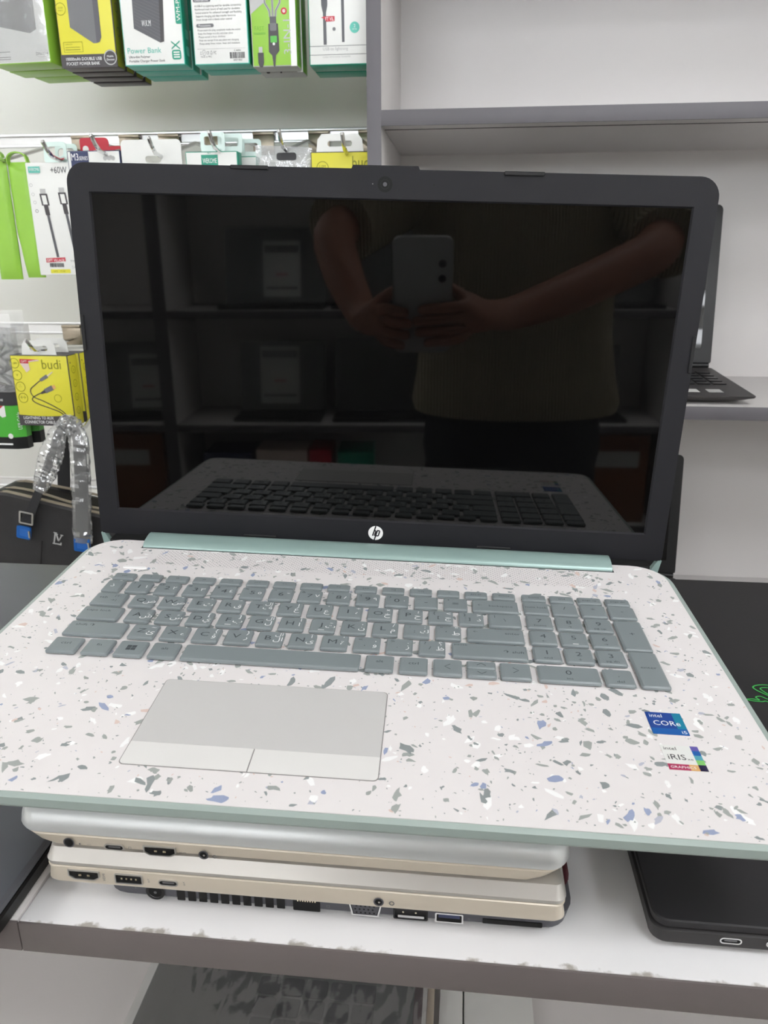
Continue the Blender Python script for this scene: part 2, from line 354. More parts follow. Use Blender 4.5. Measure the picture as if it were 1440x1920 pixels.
# low display table in front, shelf below
TY0, TY1, TZ = .26, .655, .90
tb = thing('display_table', 'white display table with taupe front edge and chipped front lip under the laptop stack', 'table', (0, TY0, 0))
def tboard(name, x0, x1, z0, z1, mat, y0=0, y1=TY1-TY0, edge=True):
    b = MB(); b.box(x0, x1, y0+.001, y1, z0, z1, mat, .0005); o = b.build(name, tb)
    if edge:
        e = MB(); e.box(x0-.0003, x1+.0003, y0-.0002, y0+.0012, z0-.0003, z1-.0006, 'tedge', .0003); e.build('edge_band', o)
tboard('table_top', -.2043, .72, TZ-.0178, TZ, 'table')
tboard('table_top', -.90, -.2055, TZ-.0178, TZ, 'white')
tboard('lower_shelf', -.90, .72, .522, .54, 'white', .02)
tboard('side_panel', .7205, .738, 0, TZ, 'white'); tboard('side_panel', -.918, -.9005, 0, TZ, 'white')
b = MB(); b.box(-.918, .738, TY1-TY0+.0005, TY1-TY0+.012, 0, TZ, 'white'); b.build('back_panel', tb)
b = MB(); b.box(-.90, .72, .03, .045, 0, .5215, 'white'); b.build('kick_panel', tb)

# ------------------------------------------------------------------ the big laptop
LM = Matrix(((.9988, -.0348, .0335), (.0364, .9981, -.0490), (-.0317, .0502, .9982)))
lp = thing('laptop', 'open laptop with white speckled keyboard deck, mint green edges and black screen', 'laptop', (-.0514, .2471, .9874), rot=LM.to_euler())
DW, DD = .2013, .2544
def dring(o, z, of=None):
    of = o*.5 if of is None else of
    return [Vector((x, y, z)) for x, y in rr(-DW-o, DW+o, -of, DD+of, (.011+of, .011+of, .021+of, .021+of), 6)]
b = MB()
b.loft([dring(*a) for a in ((-.0008, -.0009), (.0002, -.0002), (.0008, -.0003), (.0040, -.0018), (.0042, -.0056), (.0034, -.0066), (-.010, -.0125, -.010), (-.030, -.0190, -.030), (-.034, -.0192, -.034))], 'mintside')
b.build('base_shell', lp, smooth=16)
FD = Fr((0, 0, 0), (1, 0, 0), (0, 1, 0))
b = MB(); b.slab(FD, rr(-DW, DW, 0, DD, (.011, .011, .021, .021), 6), -.0010, 0, 'deck')
deck = b.build('keyboard_deck', lp)
for fx, fy in ((-.16, .03), (.16, .03), (-.16, .225), (.16, .225)):
    b = MB(); b.slab(FD, [(fx+.012*math.cos(a*.5236), fy+.004*math.sin(a*.5236)) for a in range(12)], -.0215, -.0188, 'rubber'); b.build('rubber_foot', lp)

def chip(x, y, s, st, ang, n):
    pts = []
    for i in range(n):
        a = 2*math.pi*(i+random.uniform(-.3, .3))/n; q = s*random.uniform(.45, 1.12)
        u, v = q*math.cos(a)*st, q*math.sin(a)/math.sqrt(st)
        pts.append((x+u*math.cos(ang)-v*math.sin(ang), y+u*math.sin(ang)+v*math.cos(ang)))
    return pts
def inside(p, mg=.0004):
    x, y = p
    if abs(x) > DW-mg or y < mg or y > DD-mg: return False
    return not (abs(x) > DW-.022 and y > DD-.022 and math.hypot(abs(x)-(DW-.021), y-(DD-.021)) > .021-mg) and not (abs(x) > DW-.011 and y < .011 and math.hypot(abs(x)-(DW-.011), y-.011) > .011-mg)
b = MB()
def scatter(N, lo, hi, mats, wts, zlo, zhi, pw):
    for i in range(N):
        x, y = random.uniform(-DW, DW), random.uniform(0, DD)
        sz = lo+(hi-lo)*random.random()**pw
        pts = chip(x, y, sz, random.uniform(1, 2.0), random.uniform(0, 6.3), random.randint(6, 10))
        if all(inside(p) for p in pts): b.poly(FD, pts, random.choices(mats, wts)[0], random.uniform(zlo, zhi))
scatter(620, .0006, .0030, ['f4', 'f5', 'f6'], [10, .8, 1.0], .00002, .00004, 1.6)
scatter(1250, .0005, .0026, ['f1', 'f2', 'f3', 'f5', 'f6'], [9, 4.5, 1.1, .7, .6], .00005, .00008, 1.9)
scatter(240, .0016, .0034, ['f1', 'f2', 'f3'], [8, 4, 2], .00009, .00011, 1.4)
scatter(2400, .00015, .0006, ['f1', 'f2', 'f6', 'f5'], [5, 4, 2, 1], .00005, .00008, 1.2)
o = b.build('terrazzo_fleck', deck, smooth='print'); o['kind'] = 'stuff'

# power button, its light
b = MB(); b.slab(FD, rr(-.1668, -.1505, .2086, .2116, .0012), 0, .0006, 'f4', ch=.0003); b.build('power_button', lp)
b = MB(); b.ring(FD, -.1462, .2104, .0005, .0009, 'f2', z=.00012); b.build('power_light', lp, smooth='print')

# trackpad: seam plate, pad, two buttons
b = MB(); b.slab(FD, rr(-.0936, .0209, .0199, .0849, .0025), .0001, .00022, 'padline'); tp = b.build('trackpad', lp)
b = MB(); b.slab(FD, rr(-.0932, .0205, .0354, .0845, (.0002, .0002, .0022, .0022)), .0002, .0004, 'pad'); b.build('touch_surface', tp)
b = MB(); b.slab(FD, rr(-.0932, -.0366, .0203, .0353, (.0022, .0002, .0002, .0002)), .0002, .0004, 'padb'); b.build('trackpad_button', tp)
b = MB(); b.slab(FD, rr(-.0361, .0205, .0203, .0353, (.0002, .0022, .0002, .0002)), .0002, .0004, 'padb'); b.build('trackpad_button', tp)

# keys
KH = .0027
_km = {}
def keymesh(wd, dp):
    k = (round(wd, 5), round(dp, 5))
    if k not in _km:
        b = MB()
        b.loft([[Vector((x, y, z)) for x, y in rr(-wd/2+i, wd/2-i, -dp/2+i, dp/2-i, .0010, 3)] for i, z in ((.0003, .0006), (0, .0008), (0, KH-.0007), (.0007, KH-.0001), (.0010, KH))], 'key')
        _km[k] = b.mesh('key', 14)
    return _km[k]
FK = Fr((0, 0, KH+.00003), (1, 0, 0), (0, 1, 0))
def key(x0, x1, y0, dp, marks=()):
    wd = x1-x0; o = put('key', keymesh(wd, dp), lp, ((x0+x1)/2, y0+dp/2, 0))
    if marks:
        b = MB()
        for t, u, v, h, m, al in marks:
            if callable(t): t(b, wd, dp)
            else: b.text(t, FK, (u-.5)*wd, (v-.5)*dp, h, m, al, sx=1.25 if m == 'legend' else 1.1)
        b.build('key_legend', o, smooth='print')
K, Wn = 'legend', 'wink'
def L1(t, x=.42): return (t, x, .36, .0043, K, 'C')
def A1(t, x=.80, y=.30, h=.0039): return (t, x, y, h, Wn, 'C')
def A2(t, x=.82, y=.66, h=.0033): return (t, x, y, h, Wn, 'C')
def T1(t, x=.5, y=.42, h=.0023, al='C'): return (t, x, y, h, K, al)
RY = [.1003, .1192, .1367, .1543, .1716, .1889]     # front edges of the six rows
KD = .0148
# function row
fl = ['esc', '?', '\u2606', '\u2606', '<>', '|<<', '<<', '<', '<+', '|<<', '>||', '>>|', '->', 'prt sc', 'delete', ]
for i, t in enumerate(fl): key(-.1656+i*.01757, -.1656+i*.01757+.0142, RY[5], .0082, [T1(t, .5, .4, .0016)])
for i, t in enumerate(['home', 'end', 'page up', 'page dn']): key(.0989+i*.0174, .0989+i*.0174+.0149, RY[5], .0082, [T1(t, .5, .4, .0016)])
# number row
key(-.1659, -.1545, RY[4], KD, [A1('\u0630', .45, .38), A2('\u0651', .7, .72)])
for i, (n, sy, a) in enumerate(zip('1234567890-=', '!@#$%^&*()_+', '\u0661\u0662\u0663\u0664\u0665\u0666\u0667\u0668\u0669\u0660  ')):
    mk = [L1(n, .5), T1(sy, .2, .72, .0022)]
    if a.strip(): mk.append(A1(a, .82, .40, .0034))
    key(-.1509+i*.0182, -.1509+i*.0182+.0146, RY[4], KD, mk)
key(.0671, .0951, RY[4], KD, [T1('\u2190', .16, .45, .002), T1('backspace', .62, .42, .002)])
# letter rows
def row(s, ar, ar2, x0, r):
    for i, c in enumerate(s):
        mk = []
        if len(c) == 1 and c.isalpha(): mk.append(L1(c))
        else: mk += [T1(c[0], .42, .34, .003), T1(c[1], .24, .68, .0026)]
        mk.append(A1(ar[i])); 
        if ar2[i] != ' ': mk.append(A2(ar2[i]))
        if c in 'FJ': mk.append((lambda b, w_, d_: b.rect(FK, -.0022, -.0058, .0014, -.0052, Wn), 0, 0, 0, 0, 0))
        key(x0+i*.0182, x0+i*.0182+.0149, RY[r], KD, mk)
key(-.1657, -.1458, RY[3], KD, [T1('tab', .3, .5), T1('|\u2190', .72, .66, .002), T1('\u2192|', .66, .3, .002)])
row(['Q', 'W', 'E', 'R', 'T', 'Y', 'U', 'I', 'O', 'P', '[{', ']}'], ['\u0636', '\u0635', '\u062b', '\u0642', '\u0641', '\u063a', '\u0639', '\u0647', '\u062e', '\u062d', '\u062c', '\u062f'],
    ['\u064e', '\u064b', '\u064f', '\u064c', '\u0644\u0625', '\u0625', '\u2018', '\u00f7', '\u00d7', '\u061b', '<', '>'], -.1420, 3)
key(.0760, .0953, RY[3], KD, [T1('\\', .5, .4, .003), T1('|', .2, .7, .0024)])
key(-.1659, -.1416, RY[2], KD, [T1('caps lock', .42, .6, .0022)])
row(['A', 'S', 'D', 'F', 'G', 'H', 'J', 'K', 'L', ';:', '\'"'], ['\u0634', '\u0633', '\u064a', '\u0628', '\u0644', '\u0627', '\u062a', '\u0646', '\u0645', '\u0643', '\u0637'],
    ['\u0650', '\u064d', '[', ']', '\u0644\u0623', '\u0623', '\u0640', '\u060c', '/', ':', '"'], -.1377, 2)
key(.0626, .0953, RY[2], KD, [T1('\u2190', .15, .6, .002), T1('enter', .8, .56, .0022)])
key(-.1660, -.1321, RY[1], KD, [T1('shift', .22, .62, .0023), T1('\u2191', .4, .60, .0028)])
row(['Z', 'X', 'C', 'V', 'B', 'N', 'M', ',<', '.>', '/?'], ['\u0626', '\u0621', '\u0624', '\u0631', '\u0644\u0627', '\u0649', '\u0629', '\u0648', '\u0632', '\u0638'],
    ['~', '\u0652', '{', '}', '\u0644\u0622', '\u0622', '\u2019', ',', '.', '\u061f'], -.1286, 1)
key(.0537, .0954, RY[1], KD, [T1('\u2191', .72, .4, .0028), T1('shift', .88, .4, .0023), T1('pause', .12, .76, .0018)])
def winlogo(b, w_, d_):
    for i in (0, 1):
        for j in (0, 1): b.rect(FK, -.0026+i*.0027, -.0024+j*.0025, -.0001+i*.0027, -.0001+j*.0025, K)
def arrow(pts): return (lambda b, w_, d_: b.line(FK, [(x*.001, y*.001) for x, y in pts], .00045, K), 0, 0, 0, 0, 0)
for x0, x1, mk in ((-.1665, -.1502, [T1('ctrl', .5, .5)]), (-.1471, -.1321, [T1('fn', .5, .5)]), (-.1292, -.1134, [(winlogo, 0, 0, 0, 0, 0)]), (-.1105, -.0952, [T1('alt', .5, .5)]),
                   (-.0924, .0042, []), (.0071, .0223, [T1('alt', .5, .5)]), (.0254, .0405, [T1('ctrl', .5, .5)]), (.0435, .0588, [arrow([(1.4, 2.4), (-1.6, 0), (1.4, -2.4)])]), (.0792, .0952, [arrow([(-1.4, 2.4), (1.6, 0), (-1.4, -2.4)])])):
    key(x0, x1, RY[0]+.0006, KD, mk)
key(.0614, .0769, RY[0]+.0006, .0071, [arrow([(-2.4, .9), (0, -1.1), (2.4, .9)])])
key(.0614, .0769, RY[0]+.0083, .0071, [arrow([(-2.4, -.9), (0, 1.1), (2.4, -.9)])])
# number pad
NX = [(.0987, .1138), (.1160, .1313), (.1334, .1489), (.1507, .1666)]
for (a, c), t in zip(NX, ['num lock', '/', '*', '-']): key(a, c, RY[4]+.0006, KD, [T1(t, .5, .46, .002 if len(t) > 1 else .0034)])
for r, ts, sub in ((3, '789', ['home', '\u2191', 'pg up']), (2, '456', ['\u2190', '', '\u2192']), (1, '123', ['end', '\u2193', 'pg dn'])):
    for (a, c), t, s_ in zip(NX, ts, sub):
        mk = [(t, .5, .44, .0040, K, 'C')]
        if s_: mk.append(T1(s_, .5, .14, .0018))
        if t == '5': mk.append((lambda b, w_, d_: b.rect(FK, -.0014, -.0060, .0018, -.0054, Wn), 0, 0, 0, 0, 0))
        key(a, c, RY[r]+.0006, KD, mk)
key(.0990, .1313, RY[0]+.0004, KD, [('0', .5, .44, .0040, K, 'C'), T1('ins', .5, .14, .0018)])
key(.1335, .1489, RY[0]+.0002, KD, [('.', .5, .5, .0034, K, 'C'), T1('del', .5, .14, .0020)])
key(.1507, .1666, RY[2]-.0004, RY[3]+KD-RY[2]+.0006, [T1('+', .5, .48, .0034)])
key(.1518, .1667, RY[0]+.0002, RY[1]+KD-RY[0]+.0004, [T1('enter', .5, .5, .0022)])

# two stickers on the palm rest
ST = 'sticker'
f1 = Fr((.1483, .0652, .0002), (1, 0, 0), (0, 1, 0)); b = MB()
b.slab(f1, rr(0, .0172, 0, .0170, .0002, 1), -.0001, .00004, 'skyd')
b.rect(f1, .0128, .0046, .0172, .0170, 'teal2', .00006); b.rect(f1, 0, 0, .0172, .0046, 'sky', .00006)
st1 = lab(b.build(ST, lp, smooth='print'), 'square blue processor sticker'); b = MB()
b.text('intel', f1, .0016, .0130, .0026, 'wink', wd=.0060, z=.00009); b.text('CORe', f1, .0022, .0068, .0036, 'wink', wd=.0128, z=.00009); b.text('i5', f1, .0164, .0010, .0022, 'wink', al='R', wd=.0024, z=.00009)
b.build('lettering', st1, smooth='print')
f2 = Fr((.1490, .0402, .0002), (1, 0, 0), (0, 1, 0)); b = MB()
b.slab(f2, rr(0, .0172, 0, .0170, .0002, 1), -.0001, .00004, 'ptwhite')
for i, m in enumerate(['lgreen', 'aqua', 'sky', 'violet']): b.rect(f2, .0136, .0042+i*.0032, .0172, .0042+(i+1)*.0032, m, .00006)
b.rect(f2, 0, 0, .0095, .0040, 'magenta', .00006); b.rect(f2, .0095, 0, .0136, .0040, 'peach', .00006); b.rect(f2, .0136, 0, .0172, .0042, 'indigo', .00006)
st2 = lab(b.build(ST, lp, smooth='print'), 'white graphics sticker with rainbow edge'); b = MB()
b.text('intel', f2, .0012, .0136, .0022, 'ink', wd=.0056, z=.00009); b.text('iRIS', f2, .0016, .0070, .0036, 'ink', wd=.0080, z=.00009); b.text('xe', f2, .0100, .0070, .0014, 'ink', wd=.0026, z=.00009)
b.text('GRAPHICS', f2, .0010, .0012, .0016, 'wink', wd=.0112, z=.00009)
b.build('lettering', st2, smooth='print')

# hinge cover and black hinge well
b = MB()
prof = [(.2425, -.0014), (.2425, .0004), (.2432, .0017), (.2448, .0030), (.2475, .0040), (.2520, .0049), (.2560, .0053), (.2600, .0047), (.2640, .0020), (.2650, -.004)]
b.loft([[Vector((x, y, z)) for y, z in prof] for x in (-.1652, -.1647, .1657, .1662)], 'mint'); b.build('hinge_cover', lp)
b = MB(); b.box(-.1662, .1672, .2418, .2544, -.0004, .0002, 'gap'); b.build('hinge_slot', lp)
b = MB(); b.box(-.196, .196, .2572, .2700, -.012, -.0012, 'gap', .001); b.build('hinge_block', lp)

# lid
TH = .0473; LU = Vector((0, math.sin(TH), math.cos(TH)))
FL = Fr((0, .268, .0195), (1, 0, 0), LU)
def lidout(e=0):
    p = []
    def arc(cx_, cy_, r, a0):
        for i in range(9): a = R(a0+90*i/8); p.append((cx_+r*math.cos(a), cy_+r*math.sin(a)))
    xx, y0, y1 = .2063+e, -.0205-e, .2333+e
    arc(-xx+.003, y0+.003, .003, 180); arc(xx-.003, y0+.003, .003, 270); arc(xx-.0125, y1-.0125, .0125, 0)
    p.extend([(.0215, y1), (.0205, y1+.0021), (-.0205, y1+.0021), (-.0215, y1)])
    arc(-xx+.0125, y1-.0125, .0125, 90); return p
b = MB(); b.slab(FL, lidout(.0002), -.0032, -.0085, 'mint', ch=.002); b.build('lid_shell', lp)
b = MB(); b.plate(FL, lidout(), [[(-.1922, -.0012), (-.1922, .2160), (.1922, .2160), (.1922, -.0012)]], -.0031, 0, 'bezel')
k = [(-.1922, -.0012), (.1922, -.0012), (.1922, .2160), (-.1922, .2160)]; k2 = [(-.19105, 0), (.19105, 0), (.19105, .2149), (-.19105, .2149)]
b.loft([[FL.p(x, y, 0) for x, y in k], [FL.p(x, y, -.0016) for x, y in k2]], 'bezel', cap=False)
bez = b.build('screen_bezel', lp)
b = MB(); b.slab(FL, [(-.1915, -.0006), (.1915, -.0006), (.1915, .2155), (-.1915, .2155)], -.0030, -.0014, 'screen'); b.build('screen', lp)
for x0, x1, y0, y1 in ((-.0986, -.0740, .2313, .2337), (.0740, .0989, .2313, .2337), (-.0981, -.0738, -.0181, -.0157), (.0737, .0980, -.0181, -.0157), (-.2060, -.2036, .1142, .1382), (.2036, .2060, .1139, .1381)):
    b = MB(); b.slab(FL, rr(x0, x1, y0, y1, .0006, 2), 0, .0011, 'rubber', ch=.0004); b.build('rubber_bumper', bez)
b = MB(); b.disc(FL, -.0001, .2245, .0047, 'gap', 24, .00006); b.disc(FL, -.0001, .2245, .0013, 'pdark', 16, .0002); b.ring(FL, -.0001, .2245, .0026, .0029, 'black', z=.00016); b.build('webcam', bez, smooth='print')
b = MB(); b.disc(FL, -.0079, .2246, .0004, 'pgrey', 10, .0001); b.build('webcam_light', bez, smooth='print')
b = MB(); b.disc(FL, .0307, .2248, .0006, 'gap', 10, .0001); b.build('microphone_hole', bez, smooth='print')
b = MB(); fh = Fr(FL.p(-.0003, -.0098, .0001), FL.ex, FL.ey)
b.disc(fh, 0, 0, .0054, 'f4', 32)
hb = [[(-2.2, -2.2), (.05, 5.3)], [(-1.05, 1.5), (-.1, 1.9), (.15, 1.3), (-.9, -2.2)], [(1.35, 2.2), (-.9, -5.3)], [(1.2, 1.9), (2.7, 1.9), (2.95, 1.4), (2.1, -1.7), (1.7, -2.1), (.1, -2.1)]]
for l in hb: b.line(fh, [(x*.001, y*.001) for x, y in l], .00095, 'bezel', .00006)
lab(b.build('logo_badge', bez, smooth='print'), 'round silver maker badge')
for s in (-1, 1):
    b = MB(); pts = [(-.2062, -.0200), (-.2035, -.0202), (-.1985, -.0290), (-.2045, -.0300)]
    pts = [(-s*x, y) for x, y in pts] if s > 0 else pts
    if s > 0: pts = [(.2062, -.0200), (.2035, -.0202), (.1985, -.0290), (.2045, -.0300)][::-1]
    b.slab(FL, pts, -.004, .0006, 'mint'); b.build('hinge_cheek', lp)

# ------------------------------------------------------------------ closed laptops: stack under the big one, one each side
def rings(x0, x1, y0, y1, r, prof):    # prof: (z, inset x, inset y); y grows away from the viewer
    return [[Vector((x, y, z)) for x, y in rr(x0+ix, x1-ix, y0+iy, y1-iy, max(r-max(ix, iy)*.5, .001), 5)] for z, ix, iy in prof]
def port(par, kind, x, z, y=0):
    f = Fr((x, y-.0001, z), (1, 0, 0), (0, 0, 1))
    def rim(o, m='chrome', g=.0007): 
        hx = [(u*(1-g/max(abs(a) for a, _ in o)), v*(1-g/max(abs(c) for _, c in o))) for u, v in o]
        b.plate(f, o, [hx], -.0002, .0005, m); b.poly(f, hx, 'gap', .0001)
    b = MB()
    if kind == 'hdmi':
        rim([(-.0050, -.0027), (.0050, -.0027), (.0078, -.0008), (.0078, .0027), (-.0078, .0027), (-.0078, -.0008)], 'alu', .0006); nm = 'hdmi_port'
        for u in (-.002, .0022): b.rect(f, u-.0007, -.0006, u+.0007, .0004, 'gold', .0003)
        b.rect(f, -.0055, .0005, .0055, .0014, 'black', .0002)
    elif kind == 'usb':
        rim(rr(-.0068, .0068, -.0028, .0028, .0004, 1), 'alu', .0006); nm = 'usb_port'
        b.rect(f, -.0056, .0002, .0056, .0018, 'black', .0002)
        for u in (-.0035, -.0012, .0012, .0035): b.rect(f, u-.0004, -.0004, u+.0004, .0006, 'gold', .0003)
    elif kind == 'usbblue':
        rim(rr(-.0066, .0066, -.0028, .0028, .0004, 1), 'chrome', .0007); nm = 'usb_port'; b.rect(f, -.0050, -.0002, .0050, .0018, 'navy', .0002)
    elif kind == 'usbc':
        rim(rr(-.0048, .0048, -.0017, .0017, .0016, 4), 'chrome', .0006); nm = 'usb_c_port'; b.slab(f, rr(-.0028, .0028, -.0004, .0004, .0002, 1), 0, .0003, 'pgrey')
    elif kind == 'audio':
        b.ring(f, 0, 0, .0017, .0024, 'dgrey', z=.0003); b.disc(f, 0, 0, .0018, 'gap', 16, .0002); b.disc(f, .0002, -.0002, .0005, 'chrome', 8, .0003); nm = 'audio_jack'
    elif kind == 'power':
        b.ring(f, 0, 0, .0021, .0027, 'dgrey', z=.0003); b.disc(f, 0, 0, .0022, 'gap', 18, .0002); nm = 'power_jack'
    elif kind == 'barrel':
        b.ring(f, 0, 0, .0034, .0048, 'black', z=.0004); b.disc(f, 0, 0, .0035, 'gap', 20, .0002); b.disc(f, 0, -.0004, .0008, 'pgrey', 10, .0004); nm = 'power_jack'
    elif kind == 'lan':
        b.slab(f, rr(-.0066, .0066, -.0040, .0040, .0004, 1), 0, .0002, 'gap'); nm = 'network_port'
        for i in range(8): b.rect(f, -.0042+i*.0012-.0003, .0016, -.0042+i*.0012+.0003, .0032, 'gold', .0003)
    elif kind == 'vga':
        o = [(-.0064, -.0040), (.0064, -.0040), (.0080, .0040), (-.0080, .0040)]; rim(o, 'chrome', .0008); nm = 'video_port'
        b.poly(f, [(u*.86, v*.78) for u, v in o], 'dgrey', .0002)
        for j in range(3):
            for i in range(5): b.disc(f, -.0042+i*.0021-(j == 1)*.0006, -.0022+j*.0020, .0005, 'gap', 8, .0003)
    elif kind == 'dp':
        rim(rr(-.0082, .0082, -.0030, .0032, .0006, 1), 'black', .0008); nm = 'display_port'
        b.rect(f, -.0060, -.0020, .0064, -.0006, 'alu', .0004)
        for u in (-.0035, .0025): b.disc(f, u, .0012, .0005, 'gold', 8, .0003)
        b.rect(f, -.0072, .0004, .0072, .0024, 'zipd', .0002)
    elif kind == 'slot':
        b.slab(f, rr(-.0138, .0138, -.0013, .0013, .0003, 1), 0, .0003, 'gap'); nm = 'card_slot'
    return b.build(nm, par, smooth='print')
def icon(par, f, items):
    b = MB()
    for t, x, y, h, rot in items:
        if t == 'dot': b.disc(f, x, y, h, 'inkg', 8, .0002)
        elif t == 'ring': b.ring(f, x, y, h*.6, h, 'inkg', 10, .0002)
        else: b.text(t, f, x, y, h, 'inkg', 'C', rot=rot, z=.0002)
    b.build('port_symbol', par, smooth='print')

# bottom of the stack: dark grey, maroon lid
g3 = thing('laptop', 'dark grey closed laptop with maroon lid edge and vent slots, bottom of the stack', 'laptop', (-.054, .278, .900))
b = MB(); b.loft(rings(-.117, .112, 0, .335, .012, ((.0012, .010, .006), (.0030, .004, .0012), (.0045, .002, 0), (.0112, 0, 0), (.0118, .001, .001))), 'dgrey'); b.build('base', g3)
b = MB(); b.loft(rings(-.113, .1120, .010, .335, .012, ((.0122, .003, .003), (.0128, .001, .001), (.0160, 0, 0), (.0172, .002, .002))), 'maroon'); lab(b.build('lid', g3), 'maroon lid')
for x, y in ((-.09, .02), (.09, .02), (-.09, .31), (.09, .31)):
    b = MB(); b.slab(Fr((x, y, 0), (1, 0, 0), (0, 1, 0)), rr(-.008, .008, -.004, .004, .003), 0, .0014, 'rubber'); b.build('rubber_foot', g3)
port(g3, 'barrel', -.0887, .0068)
for i in range(10):
    b = MB(); f = Fr((-.0758+i*.00552, -.0001, .0068), (1, 0, 0), (0, 0, 1)); b.slab(f, rr(-.0020, .0020, -.0040, .0034, .0003, 1), 0, .0002, 'gap'); b.build('vent_slot', g3, smooth='print')
for kd, x, z in (('lan', -.0135, .0066), ('vga', .0149, .0068), ('dp', .0365, .0058), ('usbblue', .0547, .0056), ('slot', .0841, .0056)): port(g3, kd, x, z)
f = Fr((0, -.0002, .0058), (1, 0, 0), (0, 0, 1)); icon(g3, f, [('ss', .064, 0, .0012, 0), ('\u25a1', .1005, -.001, .0012, 0), ('8~', -.098, .002, .0012, 0), ('\u25a1', -.003, 0, .0014, 0)])
# middle: champagne
g2 = thing('laptop', 'champagne closed laptop with two-tone rim, middle of the stack', 'laptop', (-.070, .268, .9176))
b = MB(); b.loft(rings(-.1215, .1225, 0, .345, .005, ((0, .006, .004), (.0006, .002, .0008), (.0020, 0, 0), (.0080, .0012, 0), (.0098, .0002, .0001), (.0102, .0008, .0006))), 'champ'); b.build('base', g2)
b = MB(); b.loft(rings(-.1215, .1225, 0, .345, .005, ((.0105, .0022, .0020), (.0108, .0004, .0003), (.0128, 0, 0), (.0136, .0005, .0006), (.0180, .0018, .0040), (.0192, .0040, .0070), (.0196, .0090, .0120))), 'champ2'); b.build('lid', g2, smooth=25)
for kd, x, z in (('hdmi', -.1020, .0062), ('usb', -.0799, .0059), ('usbc', -.0607, .0056), ('audio', .0385, .0046)): port(g2, kd, x, z)
f = Fr((0, -.0002, .006), (1, 0, 0), (0, 0, 1)); icon(g2, f, [('HDMI', -.0915, 0, .0012, 90), ('ss<', -.0697, 0, .0012, 90), ('ss<', -.0525, 0, .0012, 90), ('ring', .0445, -.0016, .0013, 0)])
# top: silver with rounded lid
g1 = thing('laptop', 'silver closed laptop with rounded lid edge, on top of the stack', 'laptop', (-.075, .268, .9388))
b = MB(); b.loft(rings(-.128, .128, 0, .355, .012, ((0, .022, .008), (.0012, .016, .0012), (.0040, .007, .0002), (.0072, .001, 0), (.0078, .0006, .0004), (.0081, .002, .0016))), 'champ'); b.build('base', g1)
b = MB(); b.loft(rings(-.128, .128, -.001, .355, .010, ((.0084, .003, .0025), (.0088, .001, .0006), (.0110, 0, 0), (.0142, .0004, .0008), (.0175, .0010, .0036), (.0205, .0022, .0075), (.0232, .0040, .0128), (.0250, .007, .0195), (.0262, .012, .028))), 'silver'); b.build('lid', g1)
for kd, x, z in (('power', -.1018, .0036), ('usbc', -.0798, .0030), ('hdmi', -.0580, .0026), ('audio', -.0372, .0024)): port(g1, kd, x, z)
f = Fr((0, -.0002, .003), (1, 0, 0), (0, 0, 1)); icon(g1, f, [('dot', -.0965, .0004, .0005, 0), ('\u25ad', -.0920, 0, .0013, 0), ('\u25a1', -.0722, -.0004, .0012, 0), ('HDMI', -.0470, -.0006, .0009, 0), ('ring', -.0320, -.001, .0010, 0)])

# left: big dark grey closed laptop
gl = thing('laptop', 'big dark grey closed laptop at the left end of the display table', 'laptop', (-.337, .235, .900))
b = MB(); b.loft(rings(-.131, .131, 0, .414, .018, ((.0008, .004, .004), (.0020, .0015, .001), (.0100, 0, 0), (.0112, .0008, .0008))), 'black'); b.build('base', gl)
b = MB(); b.loft(rings(-.131, .1305, 0, .414, .018, ((.0114, .001, .001), (.0122, .0002, .0002), (.0152, 0, 0), (.0168, .0014, .0014), (.0174, .0050, .0050))), 'gun'); b.build('lid', gl)
for x in (-.1, .1):
    b = MB(); b.box(x-.006, x+.006, .03, .39, 0, .0010, 'rubber', .0004); b.build('rubber_foot', gl)
# right: black closed laptop with the green snake emblem
gr = thing('laptop', 'black closed laptop with green snake emblem on its lid, at the right', 'laptop', (.222, .2755, .900))
b = MB(); b.loft(rings(-.1295, .1295, 0, .396, .007, ((.0010, .010, .008), (.0032, .003, .0022), (.0046, .0004, .0002), (.0112, 0, 0), (.0116, .0006, .0006))), 'razerb'); b.build('base', gr)
b = MB(); b.loft(rings(-.1288, .1288, .0007, .3955, .007, ((.0116, .0026, .0026), (.0126, .0022, .0022), (.0127, .0002, .0002), (.0160, 0, 0), (.0166, .0006, .0006))), 'razer'); ld = b.build('lid', gr)
for x in (-.1, .1):
    b = MB(); b.box(x-.005, x+.005, .03, .37, 0, .0014, 'rubber', .0004); b.build('rubber_foot', gr)
port(gr, 'usbc', -.0950, .0087); port(gr, 'usbc', -.075, .0087)
fe = Fr((-.004, .1945, .01665), (1, 0, 0), (0, 1, 0)); b = MB()
def snake(pts, wd): b.line(fe, [(x*.001, y*.001) for x, y in pts], wd*.001, 'dgreen', .00004); b.line(fe, [(x*.001, y*.001) for x, y in pts], wd*.00042, 'green', .00008)
def curve(ctrl, n=8):
    out = []; c = [ctrl[0]]+ctrl+[ctrl[-1]]
    for i in range(1, len(c)-2):
        for j in range(n):
            t = j/n; p = []
            for k in (0, 1):
                p0, p1, p2, p3 = c[i-1][k], c[i][k], c[i+1][k], c[i+2][k]
                p.append(.5*(2*p1+(p2-p0)*t+(2*p0-5*p1+4*p2-p3)*t*t+(3*p1-p0-3*p2+p3)*t**3))
            out.append(tuple(p))
    return out+[ctrl[-1]]
snake(curve([(-22, -3), (-17, -2.2), (-13, -3.2), (-14, .2), (-10.5, 1.6), (-7, -1.5), (-3, -4.2), (-1.5, -2), (-5, 3), (-10, 9), (-11.5, 13), (-8, 16), (-1, 17), (8, 14), (11, 8), (9, 3)]), 2.2)
snake(curve([(-22, -3), (-18, -4.5), (-12, -5), (-9, -4.2), (-6, -6.5), (0, -8), (8, -7), (14, -4), (18, -6)]), 2.2)
